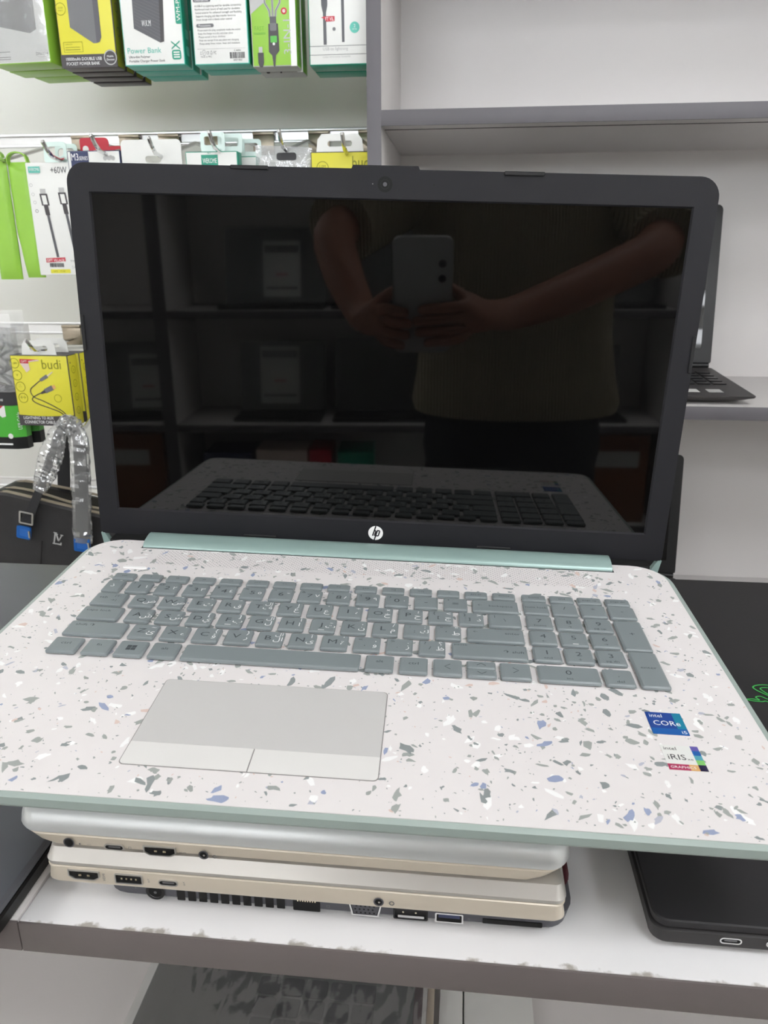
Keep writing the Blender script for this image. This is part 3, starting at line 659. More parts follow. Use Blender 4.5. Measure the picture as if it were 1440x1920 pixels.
snake(curve([(-3, 2.5), (-6, 8), (-7, 12), (-3, 13.5), (3, 12), (6, 8)]), 2.2)
snake(curve([(0, 4), (-2.5, 8), (-1, 10.5), (2.5, 9), (3, 6)]), 2.0)
snake(curve([(-1, -1.5), (3, -3), (8, -1), (12, 3), (15, 2), (17, 6)]), 2.0)
lab(b.build('emblem', ld, smooth='print'), 'green three headed snake emblem')

# ------------------------------------------------------------------ open laptops on the shelving unit
def shelf_laptop(label, x1, z, H=.232, keys=True, zr=.010):
    W = .345; t = thing('laptop', label, 'laptop', (x1-W/2, 1.012, z))
    D = .200; b = MB(); tilt = zr/D
    def P(x, y, q): return Vector((x, y, q+max(y, 0)*tilt))
    b.loft([[P(x, y, q) for x, y in rr(-W/2+i, W/2-i, i*.7, D, .006, 3)] for q, i in ((.0015, .026), (.0030, .020), (.0095, .0006), (.0115, 0), (.0122, .0008))], 'razerb'); b.build('base', t)
    for fx in (-.12, .12):
        for fy, h in ((.04, .0034), (.18, .011)):
            b = MB(); b.box(fx-.01, fx+.01, fy-.004, fy+.004, 0, h, 'rubber', .0004); b.build('rubber_foot', t)
    if keys:
        km = None
        for r in range(5):
            for c in range(15):
                if km is None:
                    b = MB(); b.box(-.0088, .0088, -.0082, .0082, 0, .0012, 'black', .0005, 1); km = b.mesh('key')
                yy = .080+r*.0192; o = put('key', km, t, (-.148+c*.0211, yy, .0122+yy*tilt))
        for i, m in ((0, 'ptwhite'), (1, 'plight')):
            b = MB(); fr_ = Fr((.088+i*.030, .020, .0125+.025*tilt), (1, 0, 0), (0, 1, tilt)); b.rect(fr_, 0, 0, .019, .020, m); b.build('sticker', t, smooth='print')
    b = MB(); b.loft([[Vector((x, D+.004+.0045*math.cos(a*math.pi/6), .0150+zr+.0045*math.sin(a*math.pi/6))) for a in range(12)] for x in (-W/2+.03, W/2-.004)], 'black'); b.build('hinge', t)
    th = R(9); fl_ = Fr((0, D+.006, .018+zr), (1, 0, 0), (0, math.sin(th), math.cos(th)))
    b = MB(); b.slab(fl_, rr(-W/2, W/2, 0, H, (.003, .003, .008, .008)), -.006, 0, 'black'); b.build('lid', t)
    b = MB(); b.slab(fl_, rr(-W/2+.016, W/2-.016, .022, H-.014, .001, 1), -.001, .0004, 'screen'); b.build('screen', t)
    return t
shelf_laptop('black open laptop on the middle shelf of the white unit', .3765, 1.0185)
shelf_laptop('black open laptop on the low shelf, mostly hidden behind the big screen', .3640, .668, .200)

# ------------------------------------------------------------------ under the table
ct = thing('carton', 'flat white carton under the plastic-wrapped laptop on the lower shelf', 'box', (-.1475, .40, .5402))
b = MB(); b.box(-.1375, .1375, 0, .235, 0, .0130, 'ptwhite', .0008); b.build('box_body', ct)
b = MB(); b.box(.1310, .1377, .0005, .2345, .0128, .0134, 'champ', .0002); b.build('tape_strip', ct)
wl = thing('laptop', 'plastic-wrapped dark laptop on the lower shelf under the table', 'laptop', (-.1465, .405, .5534))
b = MB(); b.slab(Fr((0, 0, 0), (1, 0, 0), (0, 1, 0)), rr(-.1265, .1255, 0, .19, .006), 0, .011, 'wbase', ch=.001); b.build('base', wl)
b = MB(); b.box(.1185, .1262, .0008, .19, .0008, .0113, 'maroon', .0004); b.build('edge_trim', wl)
km = None
for r in range(5):
    for c in range(5):
        if km is None:
            b = MB(); b.slab(Fr((0, 0, 0), (1, 0, 0), (0, 1, 0)), rr(-.0098, .0098, -.0088, .0088, .003, 3), 0, .0014, 'bezel', ch=.0005); km = b.mesh('key')
        put('key', km, wl, (-.015+c*.0222, .062+r*.0202, .011))
th = R(8); fl_ = Fr((0, .196, .010), (1, 0, 0), (0, math.sin(th), math.cos(th)))
b = MB(); b.slab(fl_, rr(-.1265, .1255, 0, .17, (.002, .002, .008, .008)), -.006, 0, 'dgrey'); b.build('lid', wl)
b = MB(); b.slab(fl_, rr(-.118, .117, .014, .162, .001, 1), -.001, .0004, 'screen'); b.build('screen', wl)
def crk(u, v):
    x, y = -.132+.263*u, -.004+.19*v; q = Vector((x*42, y*9, 0))
    return Vector((x, y, .0150+.0018*noise.noise(q)+.0020*abs(noise.noise(q*2.7))+.0007*noise.noise(q*6)))
b = MB(); b.grid(crk, 130, 60, 'film4'); lab(b.build('plastic_wrap', wl, smooth=180), 'clear crinkled plastic wrap')
for x0, x1, l in ((-.0050, .0160, 'narrow white carton beside the wrapped laptop on the lower shelf'), (.0175, .0795, 'wide white carton on the lower shelf, right of the narrow one')):
    t = thing('carton', l, 'box', ((x0+x1)/2, .37, .5402)); hw = (x1-x0)/2
    b = MB(); b.box(-hw, hw, 0, .26, 0, .014, 'ptwhite', .0008); b.build('box_body', t)
    b = MB(); b.box(-hw+.0005, hw-.0005, -.0003, 0, .0062, .0068, 'plight'); b.build('flap_seam', t)

# ------------------------------------------------------------------ goods on the slatted wall
def pxmap(rect, w, hv):      # photo rectangle of a front face -> metres on that face
    x0, y0, x1, y1 = rect
    return lambda x, y: ((x-x0)/(x1-x0)*w, (y1-y)/(y1-y0)*hv), w/(x1-x0)
def carton(name, label, cat, x0, x1, z0, H, y0, D, front='ptwhite', side='ptwhite', bottom=None, top=None, group=None, rz=0, left=None):
    t = thing(name, label, cat, ((x0+x1)/2, y0, z0), group, (0, 0, rz)); W = x1-x0
    b = MB(); b.box(-W/2, W/2, 0, D, 0, H, side, .0012, 2, {'-y': front, '-z': bottom or side, '+z': top or side, '-x': left or side}); b.build('box_body', t)
    return t, Fr((-W/2, -.0003, 0), (1, 0, 0), (0, 0, 1)), Fr((W/2+.0003, 0, 0), (0, 1, 0), (0, 0, 1)), W
def euro(t, W, H, y, m, hw=.6, hh=.024, nm='hang_tab'):
    f = Fr((0, y, H-.0005), (1, 0, 0), (0, 0, 1)); w_ = W*hw/2
    o = [(-w_*1.12, 0), (w_*1.12, 0), (w_*1.05, hh*.7), (w_*.85, hh), (-w_*.85, hh), (-w_*1.05, hh*.7)]
    hl = rr(-w_*.58, w_*.58, hh*.30, hh*.62, hh*.15, 4)
    b = MB(); b.plate(f, o, [hl], -.0003, .0003, m); return b.build(nm, t)
def lines(b, f, x, y, n, dy, wd, h, m):
    for i in range(n): b.rect(f, x, y-i*dy-h, x+wd*random.uniform(.6, 1), y-i*dy, m)

# upper row, left to right; front faces at depth YA
YA = 1.02
GP = 'boxed accessories on the upper hooks'
T0 = 1.600
# 1 white and lime box
t1, f, fs, W = carton('accessory_box', 'white box with lime sides at the far left end of the upper hooks', 'box', -.6050, -.5217, 1.4333, T0-1.4333, YA, .034, 'ptwhite', 'lime', 'lime', rz=R(-4))
m_, s_ = pxmap((-20, 0, 91, 120), W, .0685)
P_ = lambda *pts: [m_(*p) for p in pts]
b = MB(); b.poly(f, P_((2, 47), (60, 63), (72, 56), (72, -120), (0, -120)), 'dgrey'); b.poly(f, P_((60, 63), (72, 56), (72, -120), (66, -120)), 'pdark', .0001); b.build('printed_picture', t1, smooth='print')
b = MB(); x, y = m_(67, 109); b.poly(f, rr(x, x+.0155, y, y+.0075, .002), 'plight', .0001); b.poly(f, rr(x+.0004, x+.0151, y+.0004, y+.0071, .0018), 'ptwhite', .0002); b.text('DN-714', f, x+.0078, y+.0020, .0034, 'ink', 'C', z=.0003)
for yy in (97, 107, 111): x, y = m_(-10, yy); b.rect(f, x, y, x+.022, y+.0008, 'inkg')
b.build('lettering', t1, smooth='print')
b = MB(); b.grid(lambda u, v: Vector((-W/2+W*u, -.0012-.0012*abs(noise.noise(Vector((u*5, v*7, 3)))), .002+.16*v)), 14, 20, 'film4'); b.build('film_wrap', t1, smooth=180)
for i, l in enumerate(('second white and lime box, behind the far left one on the upper hooks', 'third white and lime box, deepest of the far left upper stack')):
    dup(t1, (-.5640+.012*i, YA+.042+.04*i, 1.434+.001*i), l)
# 2 yellow power bank boxes
t2, f, fs, W = carton('power_bank_box', 'front yellow and black power bank box on the upper hooks', 'box', -.5096, -.4373, 1.4270, T0-1.427, YA, .0225, 'yellow', 'olive', 'char')
m_, s_ = pxmap((109, 0, 215, 127), W, .072); P_ = lambda *pts: [m_(*p) for p in pts]
b = MB(); b.rect(f, 0, 0, W, .0145, 'char'); b.poly(f, P_((133, -140), (133, 50), (174, 81), (180, 81), (180, -140)), 'pgrey', .0001); b.poly(f, P_((180, -140), (180, 81), (186, 79), (190, 70), (190, -140)), 'pdark', .0001)
b.build('printed_picture', t2, smooth='print')
b = MB(); x, y = m_(119, 15); b.ring(f, x, y, .0062, .0068, 'olive', z=.0001); b.text('2USB', f, x, y+.0003, .0020, 'olive', 'C', z=.0001); b.text('PORTS', f, x, y-.0024, .0014, 'olive', 'C', z=.0001); b.build('round_badge', t2, smooth='print'); b = MB()
x, y = m_(117, 97)
for q in ((0, 0, .0245, .0004), (0, .0108, .0245, .0112), (0, 0, .0004, .011), (.0241, 0, .0245, .011)): b.rect(f, x+q[0], y+q[1], x+q[2], y+q[3], 'olive', .0001)
b.text('CAPACITY', f, x+.002, y+.0078, .0014, 'olive', z=.0001); b.rect(f, x+.002, y+.0052, x+.021, y+.0057, 'olive', .0001); b.rect(f, x+.002, y+.0024, x+.021, y+.0031, 'olive', .0001)
x, y = m_(119, 113); b.text('10000mAh DOUBLE USB', f, x, y, .0034, 'wink', wd=.046, z=.0002)
x, y = m_(119, 122); b.text('POCKET POWER BANK', f, x, y, .0034, 'wink', wd=.043, z=.0002)
x, y = m_(203, 109); b.disc(f, x, y, .0085, 'char', 24, .0002); b.ring(f, x, y, .0072, .0083, 'plight', z=.0003); b.text('Mobile', f, x, y+.0003, .0022, 'wink', 'C', z=.0003); b.text('Devices', f, x, y-.0032, .0022, 'wink', 'C', z=.0003)
b.build('lettering', t2, smooth='print')
b = MB(); 
for i in range(4): b.ring(fs, .011, .040+i*.026, .0042, .0050, 'char'); b.text('\u2301', fs, .011, .0385+i*.026, .004, 'char', 'C')
b.build('side_symbol', t2, smooth='print')
for i, l in enumerate(('second yellow power bank box on the upper hooks', 'third yellow power bank box on the upper hooks', 'fourth and rearmost yellow power bank box on the upper hooks')):
    dup(t2, (-.4735+.001*i, YA+.0265*(i+1), 1.4268-.0006*i), l)
# 3 white teal power bank box
t3, f, fs, W = carton('power_bank_box', 'white and teal power bank box with dark slim power bank picture', 'box', -.4276, -.3512, 1.4271, T0-1.4271, YA, .026, 'ptwhite', 'teal', 'tealt')
m_, s_ = pxmap((229, 0, 343, 123), W, .0692); P_ = lambda *pts: [m_(*p) for p in pts]
b = MB(); b.poly(f, P_((256, -120), (252, 52), (300, 80), (308, -120)), 'pdark'); b.poly(f, P_((308, -120), (300, 80), (307, 78), (317, -120)), 'char', .0001)
for i in range(26): p, q = m_(254.5-.02*i, 44-i*6), m_(301.5+.2*i, 73-i*6.6); b.line(f, [p, q], .0003, 'pgrey', .0001)
b.build('printed_picture', t3, smooth='print')
b = MB(); x, y = m_(276, 48); b.text('W.K.M', f, x, y, .0062, 'wink', 'C', z=.0002, wd=.0115)
x, y = m_(236, 99); b.text('Power Bank', f, x, y, .0060, 'tealt', wd=.0430, z=.0001)
x, y = m_(238, 108); b.text('Ultra-thin Polymer', f, x, y, .0026, 'ink', wd=.0270, z=.0001)
x, y = m_(238, 116); b.text('Portable Charger Power Bank', f, x, y, .0026, 'ink', wd=.0455, z=.0001)
x, y = m_(320, 113); b.poly(f, rr(x, x+.0115, y, y+.0105, .0025), 'teal', .0001)
for i in range(3): b.rect(f, x+.002, y+.002+i*.0026, x+.0095, y+.0034+i*.0026, 'ptwhite', .0002)
x, y = m_(336, 82); b.text('X', f, x, y-.007, .0110, 'teal', wd=.0100, rot=90, z=.0001)
b.build('lettering', t3, smooth='print'); b = MB()
x, y = m_(344, 46); b.poly(f, rr(x-.0085, x-.0005, y, y+.036, .002), 'teal', .0001); b.text('WM-P19', f, x-.0022, y+.003, .0046, 'ptwhite', rot=90, wd=.030, z=.0002)
b.build('model_tag', t3, smooth='print')
b = MB()
for z in (.012, .030): b.slab(fs, rr(.008, .018, z, z+.010, .002), 0, .0001, 'tealt')
b.build('side_symbol', t3, smooth='print')
for i, l in enumerate(('second white and teal power bank box behind the first', 'third white and teal power bank box, deepest of its hook')):
    dup(t3, (-.3894+.0014*i, YA+.030*(i+1), 1.4268), l)
# 4 back side of a teal box
t4, f, fs, W = carton('power_bank_box', 'white text-covered back of a teal accessory box on the upper hooks', 'box', -.3391, -.2705, 1.4260, T0-1.426, YA, .026, 'ptwhite', 'teal', 'tealt')
m_, s_ = pxmap((361, 0, 465, 121), W, .0677)
b = MB()
for (x_, y_, t) in ((366, 3, 'Descriptions'), (369, 50, 'Precautions')): x, y = m_(x_, y_); b.poly(f, rr(x, x+.0215, y, y+.0038, .0015), 'pgrey', .0001); b.text(t, f, x+.0105, y+.0008, .0022, 'wink', 'C', z=.0002)
for i, t in enumerate(('A USB-A to Lightning used for durable connectivity', 'Reinforced mesh luxury of wall used for durability', 'Sealed exterior for enhanced strength and flexibility', 'Supports charging and data transfer functions', 'Smart design with a classic color control')):
    x, y = m_(368+i*.5, 12+i*6.3); b.text(t, f, x, y, .0022, 'inkg', wd=(.0575, .0555, .0570, .0490, .0440)[i], z=.0001)
for i, t in enumerate(('Please insert the plug completely inside the socket', 'Keep the charger in a dry and clean place', 'Please avoid it from children', 'Stop use except from any place not charging', 'Keep away from water, heat and moisture')):
    x, y = m_(371+i*.6, 57+i*6.3); b.text(t, f, x, y, .0020, 'inkg', wd=(.0530, .0430, .0330, .0490, .0500)[i], z=.0001)
x, y = m_(368, 91); b.rect(f, x, y, x+.060, y+.0003, 'plight', .0001)
x, y = m_(373, 101); b.text('\u2302 \u2298 CE \u267b FC', f, x, y, .0032, 'inkg', wd=.0200, z=.0001)
x, y = m_(374, 107); b.text('Made in PRC', f, x, y, .0018, 'inkg', z=.0001)
x, y = m_(429, 110); xx = x
while xx < x+.0190: q = random.uniform(.0003, .0011); b.rect(f, xx, y, xx+q, y+.0066, 'ink', .0001); xx += q+random.uniform(.0003, .0008)
b.text('6957 4021', f, x+.0095, y-.0026, .0018, 'ink', 'C', z=.0001); b.text('C-A004', f, x+.0095, y+.0076, .0018, 'ink', 'C', z=.0001)
b.build('lettering', t4, smooth='print')
dup(t4, (-.3034, YA+.030, 1.4257), 'second teal accessory box, behind the text-covered one')
# 5 green cable box
t5, f, fs, W = carton('cable_box', 'lime green cable box with three-headed charging cable picture', 'box', -.2667, -.2119, 1.4221, T0-1.4221, YA, .028, 'lime', 'limed', 'plight')
m_, s_ = pxmap((471, 0, 555, 125), W, .0694); P_ = lambda *pts: [m_(*p) for p in pts]
b = MB(); b.rect(f, W-.0072, 0, W, .178, 'ptwhite'); b.poly(f, P_((471, 26), (498, 4), (498, -100), (471, -100)), 'plight', .0001)
b.poly(f, P_((504, 44), (522, 44), (523, 95), (516, 104), (514, 126), (511, 126), (509, 104), (503, 97)), 'char', .0001); b.poly(f, P_((507, 30), (519, 30), (519, 45), (507, 45)), 'pdark', .0001)
x, y = m_(513, 50); b.poly(f, rr(x-.0040, x+.0040, y-.004, y+.004, .0015), 'pgrey', .0002); x, y = m_(513, 82); b.disc(f, x, y, .0015, 'ptwhite', 12, .0003); x, y = m_(513, 74); b.poly(f, rr(x-.004, x+.004, y-.003, y+.004, .0008), 'leaf', .0002)
for pts in (((496, -60), (499, 5), (507, 20), (508, 31)), ((513, -60), (513, 31)), ((530, -60), (527, 5), (519, 20), (518, 31))):
    b.line(f, [m_(*p) for p in pts], .0026, 'plight', .0002); b.line(f, [m_(*p) for p in pts], .0012, 'inkg', .0003)
b.poly(f, P_((482, 98), (493, 98), (493, 118), (490, 126), (485, 126), (482, 118)), 'char', .0001); b.poly(f, P_((484, 87), (491, 87), (491, 98), (484, 98)), 'plight', .0001)
b.build('printed_picture', t5, smooth='print')
b = MB(); x, y = m_(478, 56); b.text('FAST', f, x, y, .0046, 'limed', wd=.0118, z=.0001); x, y = m_(476, 63); b.rect(f, x, y, x+.0145, y+.0018, 'limed', .0001)
b.build('lettering', t5, smooth='print'); b = MB()
x, y = m_(545, 102); b.text('3-IN-1', f, x, y, .0088, 'plight', rot=90, wd=.036, z=.0001); x, y = m_(534, 21); b.disc(f, x, y, .0036, 'red', 16, .0001); b.disc(f, x, y, .0018, 'ptwhite', 12, .0002)
b.text('2A', f, x, y-.0008, .0018, 'red', 'C', z=.0003)
b.build('side_lettering', t5, smooth='print')
b = MB(); b.text('CHARGING CABLE', fs, .0165, .010, .0040, 'char', rot=90, wd=.09); b.build('side_lettering', t5, smooth='print')
t5b = dup(t5, (-.2385, YA+.031, 1.4218), 'second lime green cable box behind the front one')
# 6 white cable box
t6, f, fs, W = carton('cable_box', 'white and teal cable box with two dark cables, beside the grey upright', 'box', -.1985, -.1275, 1.4239, T0-1.4239, YA+.01, .03, 'ptwhite', 'teal', 'teal')
m_, s_ = pxmap((578, 0, 692, 118), W, .066); P_ = lambda *pts: [m_(*p) for p in pts]
b = MB(); b.poly(f, P_((604, -80), (616, -80), (616, 5), (613, 20), (613, 79), (607, 79), (607, 20), (604, 5)), 'pdark'); b.poly(f, P_((642, -80), (648, -80), (648, 75), (643, 75)), 'pdark')
b.rect(f, *m_(578, 82), *m_(692, 81), 'pgrey', .0001); b.rect(f, *m_(578, 98.5), *m_(692, 97.5), 'pgrey', .0001); b.build('printed_picture', t6, smooth='print')
b = MB(); x, y = m_(668, 48); b.disc(f, x, y, .0060, 'tealt', 20, .0001); b.text('2', f, x, y, .0034, 'wink', 'C', z=.0002); b.text('METER', f, x, y-.0026, .0013, 'wink', 'C', z=.0002)
x, y = m_(630, 88); b.text('USB to lightning', f, x, y-.0010, .0034, 'plight', 'C', wd=.0305, z=.0001); x, y = m_(632, 104); b.text('CABLE WITH DATA TRANSFER', f, x, y, .0018, 'plight', 'C', wd=.034, z=.0001)
x, y = m_(603, 36); b.poly(f, [(x, y+.0045), (x+.004, y+.0055), (x+.0165, y+.0056), (x+.0165, y+.0004), (x+.006, y), (x+.004, y+.0030)], 'red', .0002); b.text('FT VIL', f, x+.0055, y+.0010, .0036, 'wink', wd=.0100, z=.0003)
x, y = m_(628, 50); b.disc(f, x, y, .002, 'pgrey', 8, .0002)
b.build('lettering', t6, smooth='print')
dup(t6, (-.1626, YA+.045, 1.4236), 'second white and teal cable box, behind the one beside the upright')

# hooks
def hook(label, x, z, y0=1.022, drop=0, wl=True, zr=1.3885):
    t = thing('display_hook', label, 'hook', (x, YS-.002, zr), 'slatwall display hooks')
    b = MB(); b.box(-.017, .017, -.0022, 0, -.030, -.001, 'steel', .0006); b.box(-.017, .017, -.0040, .006, -.001, .0036, 'steel', .0006); b.build('back_plate', t)
    zb = -.020; ln = y0-(YS-.002)
    b = MB(); b.tube([(0, -.0015, zb), (0, ln*.35, zb-.004), (0, ln*.86, z-zr-.018), (0, ln*.93, z-zr-.016), (0, ln*.97, z-zr-.009), (0, ln, z-zr-.0005), (0, ln-.0004, z-zr+.0012)], [.0027]*6+[.0020], 'chrome', 10); b.build('arm', t)
    return t
for x, z, l in ((-.5495, 1.346, 'chrome hook above the white cable box with two plugs'), (-.4833, 1.352, 'chrome hook in front of the red hanging card'), (-.4075, 1.3478, 'chrome hook holding the blank white card'),
                (-.3278, 1.353, 'chrome hook holding the small teal and white box'), (-.2385, 1.3526, 'chrome hook holding the clear bag'), (-.1588, 1.348, 'chrome hook holding the yellow box beside the upright'), (-.6300, 1.347, 'chrome hook holding the lime green pouches')):
    hook(l, x, z)
for x, l in ((-.5696, 'first upper hook from the left behind the hanging boxes'), (-.4735, 'upper hook carrying the yellow power bank boxes'), (-.3894, 'upper hook carrying the white and teal power bank boxes'), (-.3050, 'upper hook carrying the text-backed teal boxes'), (-.2393, 'upper hook carrying the lime green cable boxes'), (-.1630, 'upper hook carrying the white cable boxes by the upright')):
    hook(l, x, 1.640, zr=1.6785)
hook('chrome hook holding the lower yellow cable boxes', -.6125, 1.0945, zr=1.0885); hook('chrome hook holding the clear and green cable pack', -.690, 1.098, zr=1.0885)
hook('long chrome hook the black shoulder bag hangs from', -.5180, 1.000, y0=.925, zr=1.0885)

# upper-row tabs so each box hangs from its hook
for t, W, H, D in ((t1, .083, T0-1.4333, .034), (t2, .0723, T0-1.427, .0225), (t3, .0764, T0-1.4271, .026), (t4, .0686, T0-1.426, .026), (t5, .0548, T0-1.4221, .028), (t6, .071, T0-1.4239, .03)): euro(t, W, H, D-.001, 'ptwhite', .55, .046)

# middle row, front faces about YM
YM = 1.06
def pouch(label, x0, x1, z0, z1, y, sl):
    t = thing('pouch', label, 'pouch', ((x0+x1)/2, y, z0)); W, H = x1-x0, z1-z0
    b = MB()
    def sf(sg):
        def fn(u, v):
            e = (1-abs(2*u-1)**6)*(1-abs(2*v-1)**8); return Vector((-W/2+W*u+sl*max(0, (.42-v)/.42)*(1-u), .006-sg*(.0006+.0055*e+.0008*noise.noise(Vector((u*3, v*9, x0*50)))), H*v))
        return fn
    b.grid(sf(1), 10, 22, 'lime'); b.grid(sf(-1), 10, 22, 'lime'); b.build('pouch_body', t, smooth=180)
    b = MB(); b.strip([(-W*.42, .006, H-.004)]+[(-W*.42*math.cos(math.pi*i/8), .004, H+.003+.009*math.sin(math.pi*i/8)) for i in range(9)]+[(W*.42, .006, H-.004)], (0, 1, 0), .008, .0016, 'lime'); b.build('handle', t)
    return t
pouch('left lime green pouch with loop handle on the middle hooks', -.6620, -.6290, 1.1745, 1.3300, YM, 0)
pouch('right lime green pouch with loop handle, touching the white cable box', -.6288, -.5960, 1.1770, 1.3270, YM+.002, .007)
# white cable box
a2, f, fs, W = carton('cable_box', 'white cable box with two dark plugs and yellow price strip', 'box', -.5985, -.5150, 1.1802, .1451, YM, .022, 'ptwhite', 'ptwhite', rz=R(2))
m_, s_ = pxmap((58, 304, 166, 516), W, .1451); P_ = lambda *pts: [m_(*p) for p in pts]
b = MB()
for dx, y0_, c in ((84, 361, 0), (118, 359, 1)):
    k_ = .10
    for (u0, u1, v0, v1, m) in ((-7, 7, 0, 22, 'char'), (-4, 4, 3, 20, 'ptwhite'), (-4, 4, 22, 40, 'char'), (-2.4, 2.4, 40, 120, 'pdark')):
        b.poly(f, P_((dx+u0+k_*v0, y0_+v0), (dx+u1+k_*v0, y0_+v0), (dx+u1+k_*v1, y0_+v1), (dx+u0+k_*v1, y0_+v1)), m, .0001 if m != 'ptwhite' else .0002)
    b.poly(f, P_((dx-5, y0_-9), (dx+5, y0_-9), (dx+5, y0_), (dx-5, y0_)), 'plight', .0001)
for i, yy in enumerate((345, 362, 377, 393)): x, y = m_(64+i*1.5, yy); b.ring(f, x, y, .0016, .0022, 'plight' if i < 3 else 'pgrey', 14, .0001)
b.build('printed_picture', a2, smooth='print')
b = MB(); x, y = m_(51, 323); x = .0035; b.rect(f, x, y, x+.0165, y+.0080, 'tealt', .0001); b.text('WEKOME', f, x+.0082, y+.0024, .0038, 'wink', 'C', wd=.0142, z=.0002); b.rect(f, x, y-.0016, x+.015, y-.0008, 'plight', .0001)
x, y = m_(103, 324); b.text('+60W', f, x, y, .0082, 'ink', wd=.0225, z=.0001)
x, y = m_(73, 491); b.poly(f, [(x, y), (x+.028, y+.0012), (x+.028, y+.0066), (x, y+.0056)], 'red', .0001); b.text('GIFT VILLAGE', f, x+.001, y+.0012, .0034, 'wink', wd=.0255, z=.0002)
x, y = m_(79, 500); xx = x
while xx < x+.019: q = random.uniform(.0003, .0012); b.rect(f, xx, y, xx+q, y+.0052, 'ink', .0001); xx += q+random.uniform(.0003, .0009)
x, y = m_(79, 512); b.rect(f, x, y, x+.0285, y+.0052, 'yellow', .0001); b.text('NRS', f, x+.004, y+.0014, .0024, 'olive', z=.0002); b.text('15.00', f, x+.014, y+.0014, .0024, 'olive', z=.0002)
x, y = m_(118, 491); b.text('TYPE-C', f, x, y, .0030, 'inkg', z=.0001); x, y = m_(120, 503); b.text('DATA CABLE', f, x, y, .0038, 'plight', wd=.024, z=.0001)
b.build('lettering', a2, smooth='print')
b = MB(); fh_ = Fr((-.004, .012, .1445), (1, 0, 0), (0, .15, 1))
b.plate(fh_, rr(-.016, .016, 0, .028, .006), [rr(-.0115, .0115, .009, .022, .005)], -.0003, .0003, 'tabp'); b.build('hang_tab', a2)
dup(a2, (-.5555, YM+.028, 1.1815), 'second white cable box behind the one with yellow price strip')
# navy, white box and red card
a3, f, fs, W = carton('accessory_box', 'navy and white box peeking over the left corner of the big screen', 'box', -.5381, -.4640, 1.2210, .1178, YM, .020, 'ptwhite', 'navy', 'navy', 'plight')
b = MB(); b.rect(f, .0050, .087, .0300, .1165, 'navy', .0001); b.rect(f, .0050, .0, .0300, .087, 'navy', .0001); b.build('printed_picture', a3, smooth='print')
b = MB(); b.text('M3', f, .0060, .1060, .0085, 'wink', wd=.0100, z=.0003); b.text('.SERIES', f, .0160, .1062, .0046, 'wink', wd=.0130, z=.0003)
b.build('lettering', a3, smooth='print'); b = MB()
for i in range(5): b.disc(f, .053+i*.0028, .108+(i % 2)*.001, .0028, 'plight', 10, .0002+i*.00002)
b.build('printed_smudge', a3, smooth='print')
a3r = thing('hanging_card', 'red hanging card behind the navy and white box', 'card', (-.5130, 1.115, 1.250))
fr_ = Fr((0, 0, 0), (1, 0, 0), (0, 0, 1)); b = MB(); b.slab(fr_, rr(-.0315, .0105, 0, .1120, (.002, .002, .006, .004)), 0, .0012, 'red'); b.slab(fr_, rr(.0105, .042, 0, .1010, (.002, .002, .012, .002)), 0, .0010, 'red'); b.build('card_sheet', a3r)
b = MB(); b.disc(fr_, -.0235, .0975, .0045, 'ptwhite', 18, .0014); b.rect(fr_, -.0120, .0935, -.0020, .0960, 'ptwhite', .0014); b.build('printed_picture', a3r, smooth='print')
a4 = thing('hanging_card', 'blank white hanging card just above the big screen', 'card', (-.4190, YM, 1.2250))
b = MB(); b.plate(fr_, rr(-.0425, .0400, 0, .1255, .006), [rr(-.010, .012, .097, .106, .004)], 0, .0010, 'ptwhite'); b.build('card_sheet', a4)
b = MB(); b.box(-.040, .038, .0012, .016, .004, .092, 'ptwhite', .002); b.build('box_body', a4)
# small teal and white box
a5, f, fs, W = carton('cable_box', 'small white box with teal side and pale handle tab above the big screen', 'box', -.3745, -.3040, 1.2180, .1172, YM, .020, 'ptwhite', 'teal', 'teal', 'ptwhite')
b = MB(); b.rect(f, .0215, .1000, .0440, .1130, 'teal', .0001); b.text('WEKOME', f, .0328, .1030, .0058, 'wink', 'C', wd=.019, z=.0002); b.text('SET', f, .0328, .1140, .0024, 'teal', 'C', z=.0002); b.build('lettering', a5, smooth='print')
for x, y in ((.002, .004), (.021, .018)):
    b = MB(); q = Fr((x, y, .1165), (1, 0, 0), (0, 0, 1)); b.plate(q, rr(-.0165, .0165, 0, .024, .004), [rr(-.0120, .0120, .0085, .0190, .003)], -.0004, .0004, 'tabp'); b.build('hang_tab', a5)
dup(a5, (-.3215, YM+.03, 1.2150), 'second small teal-sided box behind the first above the screen')
# clear bag
a6 = thing('plastic_bag', 'clear crinkled plastic bag hanging just above the big screen', 'bag', (-.2438, YM, 1.2100))
def cb(sg):
    def fn(u, v): return Vector((-.0375+.075*u, .008-sg*(.0015+.006*(1-abs(2*u-1)**4)*(1-abs(2*v-1)**6))+.0018*noise.noise(Vector((u*11, v*9, 5+sg))), .1325*v-.004*u*v))
    return fn
b = MB(); b.grid(cb(1), 26, 34, 'milky'); b.grid(cb(-1), 20, 24, 'milky'); b.build('film_wrap', a6, smooth=180)
b = MB(); b.box(-.034, .034, .006, .010, .004, .112, 'plight', .001); b.build('card_insert', a6)
b = MB(); b.slab(Fr((0, .0085, .118), (1, 0, 0), (0, 0, 1)), rr(-.0080, .0180, -.0050, .0040, .003), .0072, .0080, 'ink'); b.build('hang_tab', a6)
